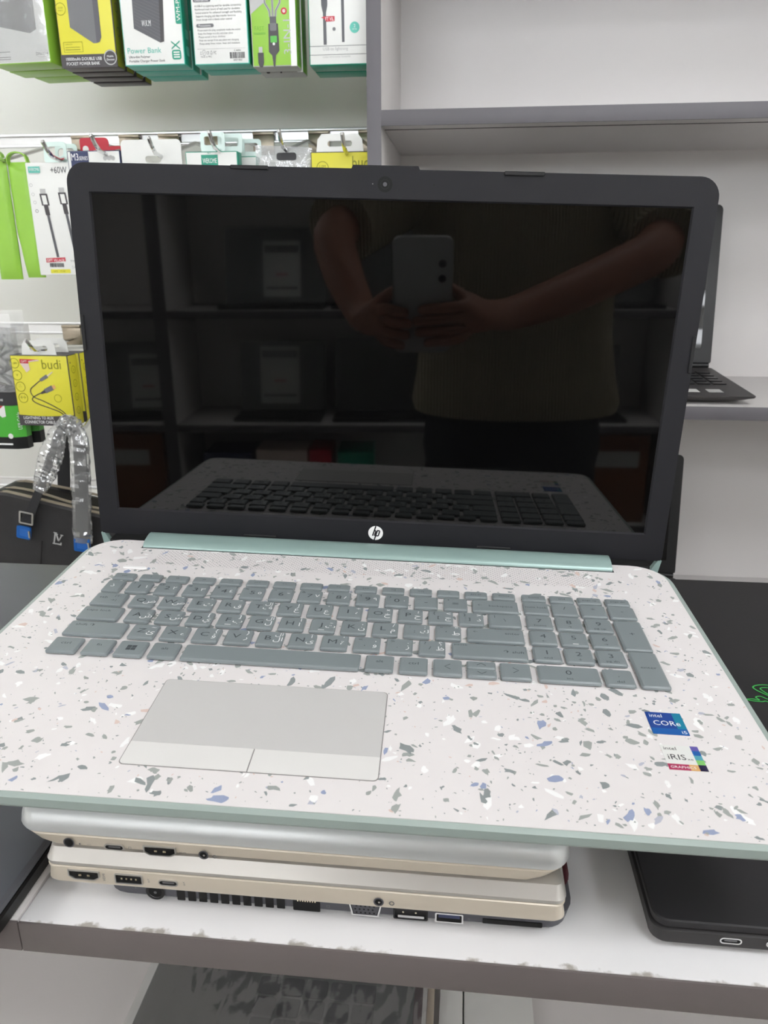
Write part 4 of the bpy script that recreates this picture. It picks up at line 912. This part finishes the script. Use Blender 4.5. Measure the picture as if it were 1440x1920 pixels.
# yellow box by the upright
a7, f, fs, W = carton('cable_box', 'yellow cable box with white hang tab, half behind the grey upright', 'box', -.2067, -.1300, 1.2260, .1062, YM, .026, 'yellow', 'yellow', 'char', 'char')
b = MB(); b.ring(f, .0155, .0870, .0072, .0080, 'olive', 24, .0001); b.text('1.0M', f, .0155, .0872, .0032, 'olive', 'C', z=.0001); b.text('LENGTH', f, .0155, .0835, .0015, 'olive', 'C', z=.0001)
b.text('budi', f, .0545, .0848, .0160, 'olive', wd=.0250, z=.0001); b.build('lettering', a7, smooth='print')
euro(a7, W, .1062, .002, 'ptwhite', .72, .0215)

# lower row
def cablepack(label, x, y, z, grp=None):
    t = thing('cable_pack', label, 'cable pack', (x, y, z))
    hexr = lambda w_, d_, z_: [Vector((px_, py_, z_)) for px_, py_ in ((-w_, 0), (w_*.55, 0), (w_, d_*.35), (w_, d_), (-w_, d_))]
    b = MB(); b.loft([hexr(.030, .020, q) for q in (0, .0180)], 'black'); b.loft([hexr(.030, .020, q) for q in (.0182, .0660)], 'leaf'); b.loft([hexr(.030, .020, q) for q in (.0662, .0860)], 'ink'); b.build('box_body', t)
    b = MB(); b.loft([hexr(.0296, .0196, q) for q in (.0862, .150, .172, .178)], 'film4', cap=False); b.grid(lambda u, v: Vector((-.029+.058*u, .010, .176+.022*v)), 6, 4, 'film4'); lab(b.build('clear_shell', t), 'clear plastic shell')
    b = MB(); b.tube([(.010*math.sin(i*.9)-.004, .010+.004*math.cos(i*.7), .088+i*.0035) for i in range(22)], .0026, 'plight', 6); b.tube([(-.012+.006*math.cos(i*.8), .009, .088+i*.004) for i in range(17)], .0024, 'pgrey', 6); b.build('coiled_cable', t)
    q = Fr((-.03, -.0004, 0), (1, 0, 0), (0, 0, 1)); b = MB(); b.text('one', q, .030, .0730, .0050, 'wink', 'C', z=.0002); b.rect(q, .004, .0062, .040, .0088, 'wink', .0002); b.disc(q, .0385, .0200, .0040, 'ptwhite', 16, .0002)
    b.poly(q, [(.014, .064), (.036, .066), (.036, .050), (.030, .048), (.022, .055)], 'ptwhite', .0002); b.poly(q, [(.014, .066), (.034, .066), (.024, .058)], 'red', .0003)
    e = Fr((.0165+.0003, -.0003, 0), (.0135, .007, 0), (0, 0, 1)); b.text('USB Cable', e, .0105, .030, .0056, 'wink', rot=90, wd=.026, z=.0003)
    b.build('lettering', t, smooth='print'); return t
c1 = cablepack('clear and green cable pack at the far left, front of its hook', -.6850, 1.05, .9290)
dup(c1, (-.6780, 1.074, .9330), 'second clear and green cable pack behind the front one')
c2, f, fs, W = carton('cable_box', 'front yellow cable box on the lower hook, with red torn sticker', 'box', -.6588, -.5710, .9661, .1038, 1.05, .026, 'yellow', 'yellow', 'char', 'char')
m_, s_ = pxmap((27, 667, 133, 798), W, .1038); P_ = lambda *pts: [m_(*p) for p in pts]
b = MB(); n = 12; b.poly(f, [(0, 0), (W, 0)]+[(W*(1-i/n), .0178-.0035*math.sin(math.pi*(.15+.75*(1-i/n)))) for i in range(n+1)], 'char', .0001)
ca = curve([(97, 702), (88, 707), (78, 713), (66, 722), (58, 729), (57, 737), (63, 745), (75, 750), (95, 760), (110, 769), (117, 776)])
cb_ = curve([(95, 727), (85, 733), (72, 738), (61, 744), (58, 750), (68, 757), (90, 765), (105, 771), (115, 778)])
for c_ in (ca, cb_): b.line(f, [m_(*p) for p in c_], .0014, 'char', .0002)
def stick(p, q, w0, w1, m, z): b.line(f, [m_(*p), m_(*q)], [w0, w1], m, z)
stick((103, 697), (92, 705), .0014, .0022, 'gold', .0003); stick((92, 704.5), (78, 713), .0052, .0044, 'pgrey', .0003); stick((104, 724), (98, 726.5), .0052, .0056, 'peach', .0003); stick((99, 726), (84, 733), .0074, .0068, 'pgrey', .0003); stick((84, 733), (76, 737), .0050, .0026, 'char', .0003)
b.build('printed_picture', c2, smooth='print')
b = MB()
for i, (cx_, cy_) in enumerate(((34, 682), (36, 704), (39, 725), (41, 746))): x, y = m_(cx_, cy_); b.ring(f, x, y, .0066, .0074, 'olive', 24, .0001); b.text(('1.0M', '\u2442', '\u2234', '\u2194')[i], f, x, y-.0014, .0030 if i == 0 else .0050, 'olive', 'C', z=.0001)
x, y = m_(106, 746); b.ring(f, x, y, .0052, .0058, 'olive', 20, .0001)
x, y = m_(84, 690); b.text('budi', f, x+.0005, y-.0015, .0135, 'olive', wd=.0290, z=.0001)
x, y = m_(46, 676); b.poly(f, [(x-.001, y+.001), (x+.026, y+.0005), (x+.030, y-.001), (x+.012, y-.003), (x+.013, y-.014), (x+.007, y-.018), (x+.003, y-.011), (x-.001, y-.005)], 'f5', .0002); b.poly(f, [(x-.001, y+.0015), (x+.028, y+.0008), (x+.012, y-.0012), (x+.012, y-.005), (x-.001, y-.0045)], 'red', .0003); b.text('GIFT', f, x+.001, y-.0035, .0030, 'ptwhite', wd=.009, z=.0004)
x, y = m_(36, 786); b.text('LIGHTNING TO AUX', f, x, y, .0043, 'wink', wd=.0470, z=.0002); x, y = m_(37, 794); b.text('CONNECTOR CABLE', f, x, y, .0043, 'wink', wd=.0475, z=.0002)
x, y = m_(116, 787); b.ring(f, x, y, .0078, .0090, 'plight', 24, .0003); b.disc(f, x, y, .0078, 'char', 24, .0002); b.text('\u2197', f, x, y-.0025, .0060, 'wink', 'C', z=.0003)
b.build('lettering', c2, smooth='print')
b = MB()
for i in range(4): b.ring(fs, .013, .022+i*.020, .0048, .0056, 'olive', 18); b.text('\u266a', fs, .013, .0195+i*.020, .005, 'olive', 'C')
b.disc(fs, .006, .0925, .0012, 'char', 8); b.build('side_symbol', c2, smooth='print')
euro(c2, W*.9, .1038, .004, 'ptwhite', .60, .021)
c2b = dup(c2, (-.6149+.0035, 1.0785, .9668), 'second yellow cable box behind the one with the red torn sticker')
c3, f, fs, W = carton('cable_box', 'yellow cable box whose edge shows at the left side of the big screen', 'box', -.5760, -.5000, .9700, .1000, 1.10, .026, 'yellow', 'yellow', 'char', 'char')
b = MB(); b.rect(f, 0, 0, W, .0180, 'char', .0001); b.text('LIGHTNING TO AUX', f, .005, .0100, .0043, 'wink', wd=.047, z=.0002); b.text('CONNECTOR CABLE', f, .005, .0040, .0043, 'wink', wd=.047, z=.0002); b.text('budi', f, .044, .083, .0135, 'olive', wd=.026, z=.0001); b.build('lettering', c3, smooth='print')
euro(c3, W, .1000, .004, 'ptwhite', .60, .021)

# ------------------------------------------------------------------ shoulder bag on the long hook
bg = thing('shoulder_bag', 'black shoulder bag with plastic-wrapped straps and blue-filmed buckles, left of the screen', 'bag', (-.5716, .93, .6845))
RB = Matrix.Rotation(R(12), 3, 'Y')
def bagpt(x, y, z): return RB @ Vector((x, y, z))
def bagring(i, y, dz=0): return [bagpt(x, y, z) for x, z in rr(-.13+i, .13-i, i, .198-i+dz, (.030, .030, .022, .034), 6)]
b = MB(); b.loft([bagring(.012, .003), bagring(.004, .0008), bagring(0, .005), bagring(0, .060), bagring(.006, .068), bagring(.014, .070)], 'bag'); b.build('bag_body', bg)
b = MB(); b.strip([bagpt(x, -.0005, z) for x, z in ((-.0372, .0), (-.0368, .05), (-.0366, .1), (-.0366, .14))], (1, 0, 0), .0012, .0012, 'zipd'); b.build('front_seam', bg)
for yy, ww, dz in ((.006, .0045, 0), (.017, .004, .0035), (.052, .0045, .006)):
    b = MB(); b.strip([bagpt(-.118+.012*i, yy+(.006*math.sin(i*.45) if yy == .017 else 0), .1985+dz*math.sin(math.pi*i/20)-.012*max(0, 1-i/2.2)**2) for i in range(20)], (0, 1, .2), ww, .0016, 'zip'); b.build('zip_tape', bg)
b = MB(); b.strip([bagpt(-.06+.012*i, .036, .1982+.002*math.sin(math.pi*i/14)) for i in range(14)], (0, 1, 0), .024, .001, 'zipd'); b.build('zip_opening', bg)
o_ = Vector((-.5716, .93, .6845))
def W_(*p): return Vector(p)-o_
b = MB(); pl = [W_(-.521, .936, 1.0015), W_(-.530, .926, .985), W_(-.541, .922, .957), W_(-.553, .921, .930), W_(-.566, .921, .905), W_(-.577, .9225, .886), W_(-.588, .924, .866), W_(-.5925, .9245, .852)]
b.strip(pl, (1, 0, .25), [.010, .011, .013, .014, .0145, .016, .018, .018], .002, 'strap'); b.build('strap', bg)
pr = [W_(-.521, .936, 1.0015), W_(-.508, .926, .996), W_(-.5000, .921, .975), W_(-.5015, .920, .945), W_(-.5045, .920, .915), W_(-.5080, .920, .885), W_(-.5120, .921, .855), W_(-.5140, .922, .832)]
b = MB(); b.strip(pr, (1, 0, 0), [.010, .012, .016, .0175, .0175, .0175, .0175, .0175], .002, 'strap'); b.build('strap', bg)
b = MB(); b.strip([W_(-.523, .940, 1.002), W_(-.540, .960, .975), W_(-.556, .978, .945), W_(-.5636, .985, .915), W_(-.5695, .988, .880)], (1, 0, .05), .0185, .002, 'strap'); b.build('strap', bg)
def wrap(path, wds, dep, seed, nm='strap_wrap'):
    n = len(path)-1
    def fn(u, v):
        t = u*n; i = min(int(t), n-1); fr_ = t-i; p = path[i].lerp(path[i+1], fr_); wd = wds[i]+(wds[i+1]-wds[i])*fr_
        a = 2*math.pi*v; c = noise.noise(Vector((u*26+seed, math.cos(a)*2.2, math.sin(a)*2.2))); 
        tg = (path[i+1]-path[i]).normalized(); s_ = Vector((1, 0, 0)); s_ = (s_-tg*s_.dot(tg)).normalized(); q = tg.cross(s_)
        return p+s_*(wd/2*math.cos(a)*(1+.14*c))+q*(dep*math.sin(a)*(1+.6*c)+.0022*noise.noise(Vector((u*38+seed, v*6, 2))))
    b = MB(); b.grid(fn, 46, 15, 'film3'); return lab(b.build(nm, bg, smooth=12), 'crinkled clear plastic wrap')
wrap(pl[:5], [.018, .024, .034, .030, .019], .0042, 3)
wrap(pr, [.018, .024, .028, .0275, .0275, .0275, .0275, .026], .0044, 9)
def buckle(x, z, w_, h_, m):
    b = MB(); q = Fr(W_(x, .9195, z), (1, 0, -.18), (.18, 0, 1)); b.plate(q, rr(-w_/2, w_/2, -h_/2, h_/2, .002), [rr(-w_/2+.0024, w_/2-.0024, -h_/2+.0024, h_/2-.0024, .001)], -.0016, .0014, m); return b
buckle(-.5895, .8660, .0205, .0185, 'chrome').build('buckle', bg)
for x, z, w_, h_, a in ((-.5972, .8445, .0185, .0170, .18), (-.5150, .8290, .0215, .0185, .1)):
    b = MB(); q = Fr(W_(x, .921, z), (1, 0, -a), (a, 0, 1)); b.slab(q, rr(-w_/2, w_/2, -h_/2, h_/2, .0022), -.002, .0016, 'blue', ch=.0006)
    b.plate(q, rr(-w_/2-.0006, w_/2+.0006, -h_/2-.0006, h_/2+.0006, .0022), [rr(-w_/2+.003, w_/2-.003, -h_/2+.003, h_/2-.003, .001)], .0012, .0022, 'sky'); lab(b.build('buckle', bg), 'buckle under blue protective film')
    b = MB(); b.tube([q.p(w_/2-.001, h_/2-.004, .003), q.p(w_/2+.0005, -h_/2+.003, .003)], .0014, 'chrome', 6); b.build('buckle_pin', bg)
b = MB(); q = Fr(W_(-.5555, .9293, .8250), (1, 0, -.2), (.2, 0, 1)); q.o = q.o+Vector((0, -.0012, 0))
mm = lambda l: [(x*.001, y*.001) for x, y in l]
b.line(q, mm([(-4.0, 17), (-5.0, 1), (5.0, 1)]), .0023, 'plight', .0003); b.line(q, mm([(-6.5, 17), (-1.5, 17)]), .0016, 'plight', .0003); b.line(q, mm([(5, 4.2), (5, 0)]), .0016, 'plight', .0003); b.line(q, mm([(-7, .6), (-2, .6)]), .0016, 'plight', .0003)
b.line(q, mm([(-2.2, 15.5), (1.4, 5.5)]), .0022, 'plight', .0005); b.line(q, mm([(1.4, 5.5), (5.6, 15.5)]), .0015, 'plight', .0005); b.line(q, mm([(-4.5, 15.5), (0, 15.5)]), .0014, 'plight', .0005); b.line(q, mm([(3.4, 15.5), (7.6, 15.5)]), .0014, 'plight', .0005)
lab(b.build('emblem', bg, smooth='print'), 'pale metal monogram')

# ------------------------------------------------------------------ behind the camera, seen only in the screen: shelves opposite and the photographer
YO = -1.2
op = thing('shelving_unit', 'grey edged shelving unit opposite, seen reflected in the black screen', 'shelving unit', (0, YO, 0))
def oboard(name, x0, x1, z0, z1):
    b = MB(); b.box(x0, x1, -.30, -.002, z0, z1, 'white', .0006); o = b.build(name, op)
    e = MB(); e.box(x0, x1, -.002, 0, z0, z1, 'edge', .0004); e.build('edge_band', o)
for x in (-1.70, -.7800, .7350, 1.70): oboard('upright', x, x+.04, 0, 1.44)
for x0, x1 in ((-1.659, -.781), (-.739, .734), (.776, 1.699)):
    for z in (1.438, 1.05, .715, .40, .10): oboard('shelf', x0, x1, z-.022, z)
b = MB(); b.box(-1.70, 1.74, -.314, -.301, 0, 1.44, 'white'); b.build('back_panel', op)
def boxed(name, label, x, z, wd, h, lean=10, paper=None, m='black', cat='laptop', film=True, rz=0):
    t = thing(name, label, cat, (x, YO-.06, z), None, (0, 0, R(rz))); th = R(lean)
    q = Fr((0, 0, .001), (1, 0, 0), (0, 0, 1)); q = Fr((0, -.10, .001), (-1, 0, 0), (0, -math.sin(th), math.cos(th)))
    b = MB(); b.slab(q, rr(-wd/2, wd/2, 0, h, .006), -.012, 0, m, ch=.001); b.build('lid', t)
    b = MB(); b.box(-wd/2, wd/2, -.105, .02, .0005, .012, m, .002); b.build('base', t)
    if paper:
        px, w_, z0, h_ = paper; b = MB(); b.slab(q, rr(-px-w_/2, -px+w_/2, z0, z0+h_, .001, 1), .0008, .0016, 'paper')
        b.rect(q, -px-w_/2+.006, z0+h_-.035, -px+w_/2-.006, z0+h_-.014, 'ink', .002); b.rect(q, -px-w_/2+.010, z0+.022, -px+w_/2-.010, z0+.030, 'ink', .002); b.rect(q, -px-.018, z0+h_*.38, -px+.018, z0+h_*.42, 'red', .002)
        b.build('spec_sheet', t)
    if film:
        def fn(u, v): x_, y_ = -wd/2+wd*u, h*v; return q.p(x_, y_, .004+.003*abs(noise.noise(Vector((x_*30, y_*16, x*9)))))
        b = MB(); b.grid(fn, 34, 24, 'film2'); lab(b.build('plastic_wrap', t, smooth=180), 'clear plastic wrap')
    return t
boxed('laptop', 'plastic-wrapped dark laptop with white sheet, upper opposite shelf, seen in the screen', -.445, 1.05, .31, .235, paper=(.018, .115, .03, .165))
boxed('laptop', 'plastic-wrapped dark laptop without sheet, upper opposite shelf, seen in the screen', -.13, 1.05, .27, .23)
boxed('laptop', 'plastic-wrapped dark laptop with white sheet, lower opposite shelf, seen in the screen', -.440, .715, .27, .23, paper=(-.008, .125, .035, .18))
boxed('laptop', 'plastic-wrapped dark laptop next to the sheeted one on the lower opposite shelf', -.08, .715, .38, .245)
boxed('laptop', 'dark laptop behind the photographer on the lower opposite shelf', .36, .715, .34, .235)
boxed('laptop', 'dark laptop at the right end of the upper opposite shelf', .55, 1.05, .31, .22)
boxed('laptop', 'leaning dark laptop with white sheet left of the opposite upright', -.90, .715, .20, .23, paper=(.04, .11, .02, .17), rz=-8)
boxed('laptop', 'dark laptop at the far right of the lower opposite shelf', .58, .715, .09, .22)
for i, (x, wd, h, m, l) in enumerate(((-.60, .15, .10, 'navy', 'navy box on the bottom opposite shelf'), (-.43, .16, .11, 'f5', 'pale pink box on the bottom opposite shelf'), (-.31, .07, .11, 'red', 'red box on the bottom opposite shelf'), (-.20, .11, .105, 'teal', 'teal box on the bottom opposite shelf'), (-.95, .30, .16, 'orange', 'brown carton left of the opposite upright'), (.60, .20, .16, 'orange', 'brown carton at the right of the bottom opposite shelf'))):
    t = thing('carton', l, 'box', (x, YO-.18, .40)); b = MB(); b.box(-wd/2, wd/2, 0, .15, .0005, h+.12, m, .002); b.build('box_body', t)
    b = MB(); q = Fr((wd/2, .1503, 0), (-1, 0, 0), (0, 0, 1)); b.rect(q, wd*.15, h+.02, wd*.85, h+.07, 'plight', .0003); b.build('printed_panel', t, smooth='print')

PX = Vector((1, 0, 0)); PU = Vector((0, .3178, .9481)); PN = Vector((0, .9481, -.3178))
def PH(a, u, n): return CAM+PX*a+PU*u+PN*n
ph = thing('phone', 'pale smartphone held up by the photographer, seen in the black screen', 'phone', PH(-.02, -.06, -.006))
fp = Fr(PH(-.0200, -.0560, -.0030)-ph.location, (-1, 0, 0), PU)
b = MB(); b.slab(fp, rr(-.0392, .0392, -.0790, .0790, .010, 5), -.0090, 0, 'phone', ch=.0012); b.build('phone_body', ph)
fq = Fr(fp.o, (-1, 0, 0), PU)
b = MB(); b.plate(fq, rr(-.0400, .0400, -.0798, .0798, .011, 5), [rr(-.0384, .0384, -.0782, .0782, .010, 5)], -.0085, .0003, 'plight'); b.build('case_rim', ph)
for v in (.026, .046):
    b = MB(); b.disc(fq, -.026, v, .0055, 'black', 18, .0012); b.ring(fq, -.026, v, .0055, .0065, 'alu', z=.0012); b.build('rear_lens', ph)

def skinmesh(name, nodes, edges, sub=2, root=0):
    me = bpy.data.meshes.new(name); me.from_pydata([n[:3] for n in nodes], edges, [])
    o = bpy.data.objects.new(name, me); COL.objects.link(o)
    sk = o.modifiers.new('skin', 'SKIN'); sk.use_smooth_shade = True
    for i, n in enumerate(nodes):
        r = n[3] if isinstance(n[3], tuple) else (n[3], n[3]); me.skin_vertices[0].data[i].radius = r
    me.skin_vertices[0].data[root].use_root = True
    sb = o.modifiers.new('sub', 'SUBSURF'); sb.levels = sub; sb.render_levels = sub
    dg = bpy.context.evaluated_depsgraph_get(); dg.update()
    m2 = bpy.data.meshes.new_from_object(o.evaluated_get(dg)); bpy.data.objects.remove(o); bpy.data.meshes.remove(me)
    m2.name = name; m2.shade_smooth(); return m2
pe = thing('person', 'person in ribbed knit sweater and dark trousers holding up a phone, seen in the screen', 'person', (.16, -.45, 0))
q0 = pe.location.copy()
def N_(x, y, z, r): return (x-q0.x, y-q0.y, z, r)
def PHN(a, u, n, r): v = PH(a, u, n)-q0; return (v.x, v.y, v.z, r)
nodes = [N_(.17, -.47, .90, (.125, .10)), N_(.165, -.455, 1.02, (.115, .085)), N_(.16, -.45, 1.17, (.125, .09)), N_(.155, -.455, 1.31, (.13, .085)), N_(.15, -.45, 1.40, (.06, .055)), N_(.145, -.44, 1.45, .046), N_(.14, -.415, 1.50, .05),
         N_(.25, -.46, .84, .078), N_(.245, -.435, .48, .050), N_(.245, -.455, .10, .036), N_(.25, -.38, .045, .036), N_(.255, -.29, .03, .026),
         N_(.085, -.46, .84, .078), N_(.09, -.44, .48, .050), N_(.085, -.455, .10, .036), N_(.075, -.38, .045, .036), N_(.07, -.29, .03, .026),
         N_(.325, -.45, 1.355, .055), N_(.395, -.345, 1.245, .043), N_(.355, -.245, 1.205, .038), N_(.20, -.155, 1.145, .034), N_(.105, -.100, 1.118, .025),
         N_(-.015, -.45, 1.355, .055), N_(-.115, -.370, 1.27, .043), N_(-.165, -.265, 1.235, .037), N_(-.135, -.165, 1.165, .033), N_(-.105, -.100, 1.118, .025)]
edges = [(0, 1), (1, 2), (2, 3), (3, 4), (4, 5), (5, 6), (0, 7), (7, 8), (8, 9), (9, 10), (10, 11), (0, 12), (12, 13), (13, 14), (14, 15), (15, 16), (3, 17), (17, 18), (18, 19), (19, 20), (20, 21), (3, 22), (22, 23), (23, 24), (24, 25), (25, 26)]
def chain(start, pts):
    i = start
    for p in pts: nodes.append(p); edges.append((i, len(nodes)-1)); i = len(nodes)-1
    return i
pr_ = chain(21, [PHN(.066, -.088, -.022, (.024, .014)), PHN(.048, -.084, -.010, (.026, .012))])
pl_ = chain(26, [PHN(-.100, -.092, -.022, (.024, .014)), PHN(-.084, -.088, -.010, (.026, .012))])
for i, (u, ln) in enumerate(((-.064, .052), (-.080, .060), (-.096, .056), (-.111, .044))):
    chain(pr_, [PHN(.036, u, .004, .0088), PHN(.022, u-.001, .0092, .0082), PHN(.034-ln, u-.004, .0090, .0072), PHN(.026-ln, u-.006, .0084, .0060)])
    chain(pl_, [PHN(-.070, u-.004, .004, .0088), PHN(-.060, u-.005, .0092, .0082), PHN(-.074+ln*.55, u-.008, .0090, .0072), PHN(-.066+ln*.55, u-.010, .0084, .0060)])
chain(pr_, [PHN(.036, -.062, -.020, .0098), PHN(.022, -.052, -.023, .0088), PHN(.006, -.048, -.0225, .0076)])
chain(pl_, [PHN(-.076, -.066, -.020, .0098), PHN(-.060, -.056, -.023, .0088), PHN(-.044, -.052, -.0225, .0076)])
me = skinmesh('body', nodes, edges); me.materials.append(mt['skin']); put('body', me, pe)
def oval(cx_, cy_, z, rx, ry, n=40): return [Vector((cx_-q0.x+rx*math.copysign(abs(math.cos(2*math.pi*i/n))**.85, math.cos(2*math.pi*i/n)), cy_-q0.y+ry*math.copysign(abs(math.sin(2*math.pi*i/n))**.85, math.sin(2*math.pi*i/n)), z)) for i in range(n)]
b = MB(); b.loft([oval(*a) for a in ((.17, -.46, .925, .170, .125), (.17, -.455, .918, .196, .146), (.17, -.455, .935, .200, .150), (.168, -.455, .985, .190, .140), (.165, -.452, 1.06, .180, .128), (.16, -.450, 1.16, .182, .130), (.157, -.452, 1.26, .190, .126), (.155, -.454, 1.33, .188, .112), (.153, -.454, 1.375, .150, .095), (.15, -.452, 1.405, .092, .078), (.149, -.448, 1.425, .066, .062))], 'knit')
for pts in ([(.270, -.452, 1.350), (.330, -.440, 1.340), (.378, -.375, 1.275), (.392, -.325, 1.237), (.380, -.282, 1.218)], [(.040, -.452, 1.350), (-.020, -.444, 1.340), (-.085, -.400, 1.295), (-.128, -.345, 1.260), (-.152, -.296, 1.244)]):
    b.tube([Vector(p)-q0 for p in pts], [.074, .077, .069, .062, .060], 'knit', 20)
b.build('sweater', pe, smooth=60)
b = MB(); b.loft([oval(*a) for a in ((.168, -.462, 1.0, .150, .105), (.168, -.465, .92, .168, .122), (.168, -.466, .84, .176, .128), (.168, -.464, .79, .168, .112))], 'trouser')
for sx_ in (-1, 1):
    b.tube([Vector((.168+sx_*dx, y_, z_))-q0 for dx, y_, z_ in ((.078, -.464, .86), (.083, -.458, .72), (.082, -.442, .50), (.080, -.446, .34), (.080, -.455, .075))], [.092, .090, .070, .066, .062], 'trouser', 20)
b.build('trousers', pe, smooth=60)
for s in (0, 1):
    x = (.25, .075)[s]; me = skinmesh('shoe', [N_(x, -.475, .045, .048), N_(x, -.38, .045, .046), N_(x+(.006, -.006)[s], -.285, .034, .036)], [(0, 1), (1, 2)], 2); me.materials.append(mt['shoe']); put('shoe', me, pe)
# head looking down at the phone
def head(u, v):
    a, e = 2*math.pi*u, math.pi*(v-.5); ce = math.cos(e)
    x, y, z = .072*ce*math.sin(a), .092*ce*math.cos(a), .112*math.sin(e)
    if y > 0:
        z0 = z/.112; nose = math.exp(-(x/.013)**2-((z0+.12)/.20)**2)*.022; chin = math.exp(-(x/.03)**2-((z0+.82)/.16)**2)*.018; brow = math.exp(-((z0-.22)/.10)**2)*.004; eyeh = -.006*math.exp(-((abs(x)-.030)/.014)**2-((z0-.04)/.10)**2)
        y += nose+chin+brow+eyeh
    if z < -.03: x *= 1-.22*min(1, (-z-.03)/.08)
    return Matrix.Rotation(R(-24), 3, 'X') @ Vector((x, y, z))+Vector((-.022, .060, 1.585))
b = MB(); b.grid(head, 40, 30, 'skin'); b.build('head', pe, smooth=180)
def hp_(x, y, z): return Matrix.Rotation(R(-24), 3, 'X') @ Vector((x, y, z))+Vector((-.022, .060, 1.585))
def hair(u, v):
    a, e = 2*math.pi*u, math.pi*(.5-v*.62); ce = math.cos(e); y = math.cos(a); k = 1.10
    z = .116*math.sin(e); 
    if y > .25: z = max(z, .058)
    return hp_(.072*k*ce*math.sin(a), .092*k*ce*y-.006, z+.004)
b = MB(); b.grid(hair, 36, 18, 'hair'); b.build('hair', pe, smooth=180)
for s in (-1, 1):
    b = MB(); b.grid(lambda u, v: hp_(s*.030, .0735, .005)+Vector((.012*math.cos(math.pi*(v-.5))*math.sin(2*math.pi*u), .010*math.cos(math.pi*(v-.5))*math.cos(2*math.pi*u), .007*math.sin(math.pi*(v-.5)))), 14, 8, 'eye'); e_ = b.build('eye', pe, smooth=180)
    b = MB(); b.disc(Fr(hp_(s*.030, .0838, .003), (-1, 0, 0), (0, .4, .9)), 0, 0, .0052, 'hair', 14); b.build('pupil', e_)
    b = MB(); b.grid(lambda u, v: hp_(s*.071, -.002, -.008)+Vector((s*.009*math.cos(math.pi*(v-.5))*(1+.4*math.cos(2*math.pi*u)), .018*math.cos(math.pi*(v-.5))*math.sin(2*math.pi*u), .030*math.sin(math.pi*(v-.5)))), 12, 10, 'skin'); b.build('ear', pe, smooth=180)
b = MB(); b.tube([hp_(-.022, .083, -.062), hp_(-.010, .0925, -.059), hp_(0, .094, -.060), hp_(.010, .0925, -.059), hp_(.022, .083, -.062)], [.002, .005, .0052, .005, .002], 'lip', 8); b.build('mouth', pe, smooth=180)

drop_text_source()
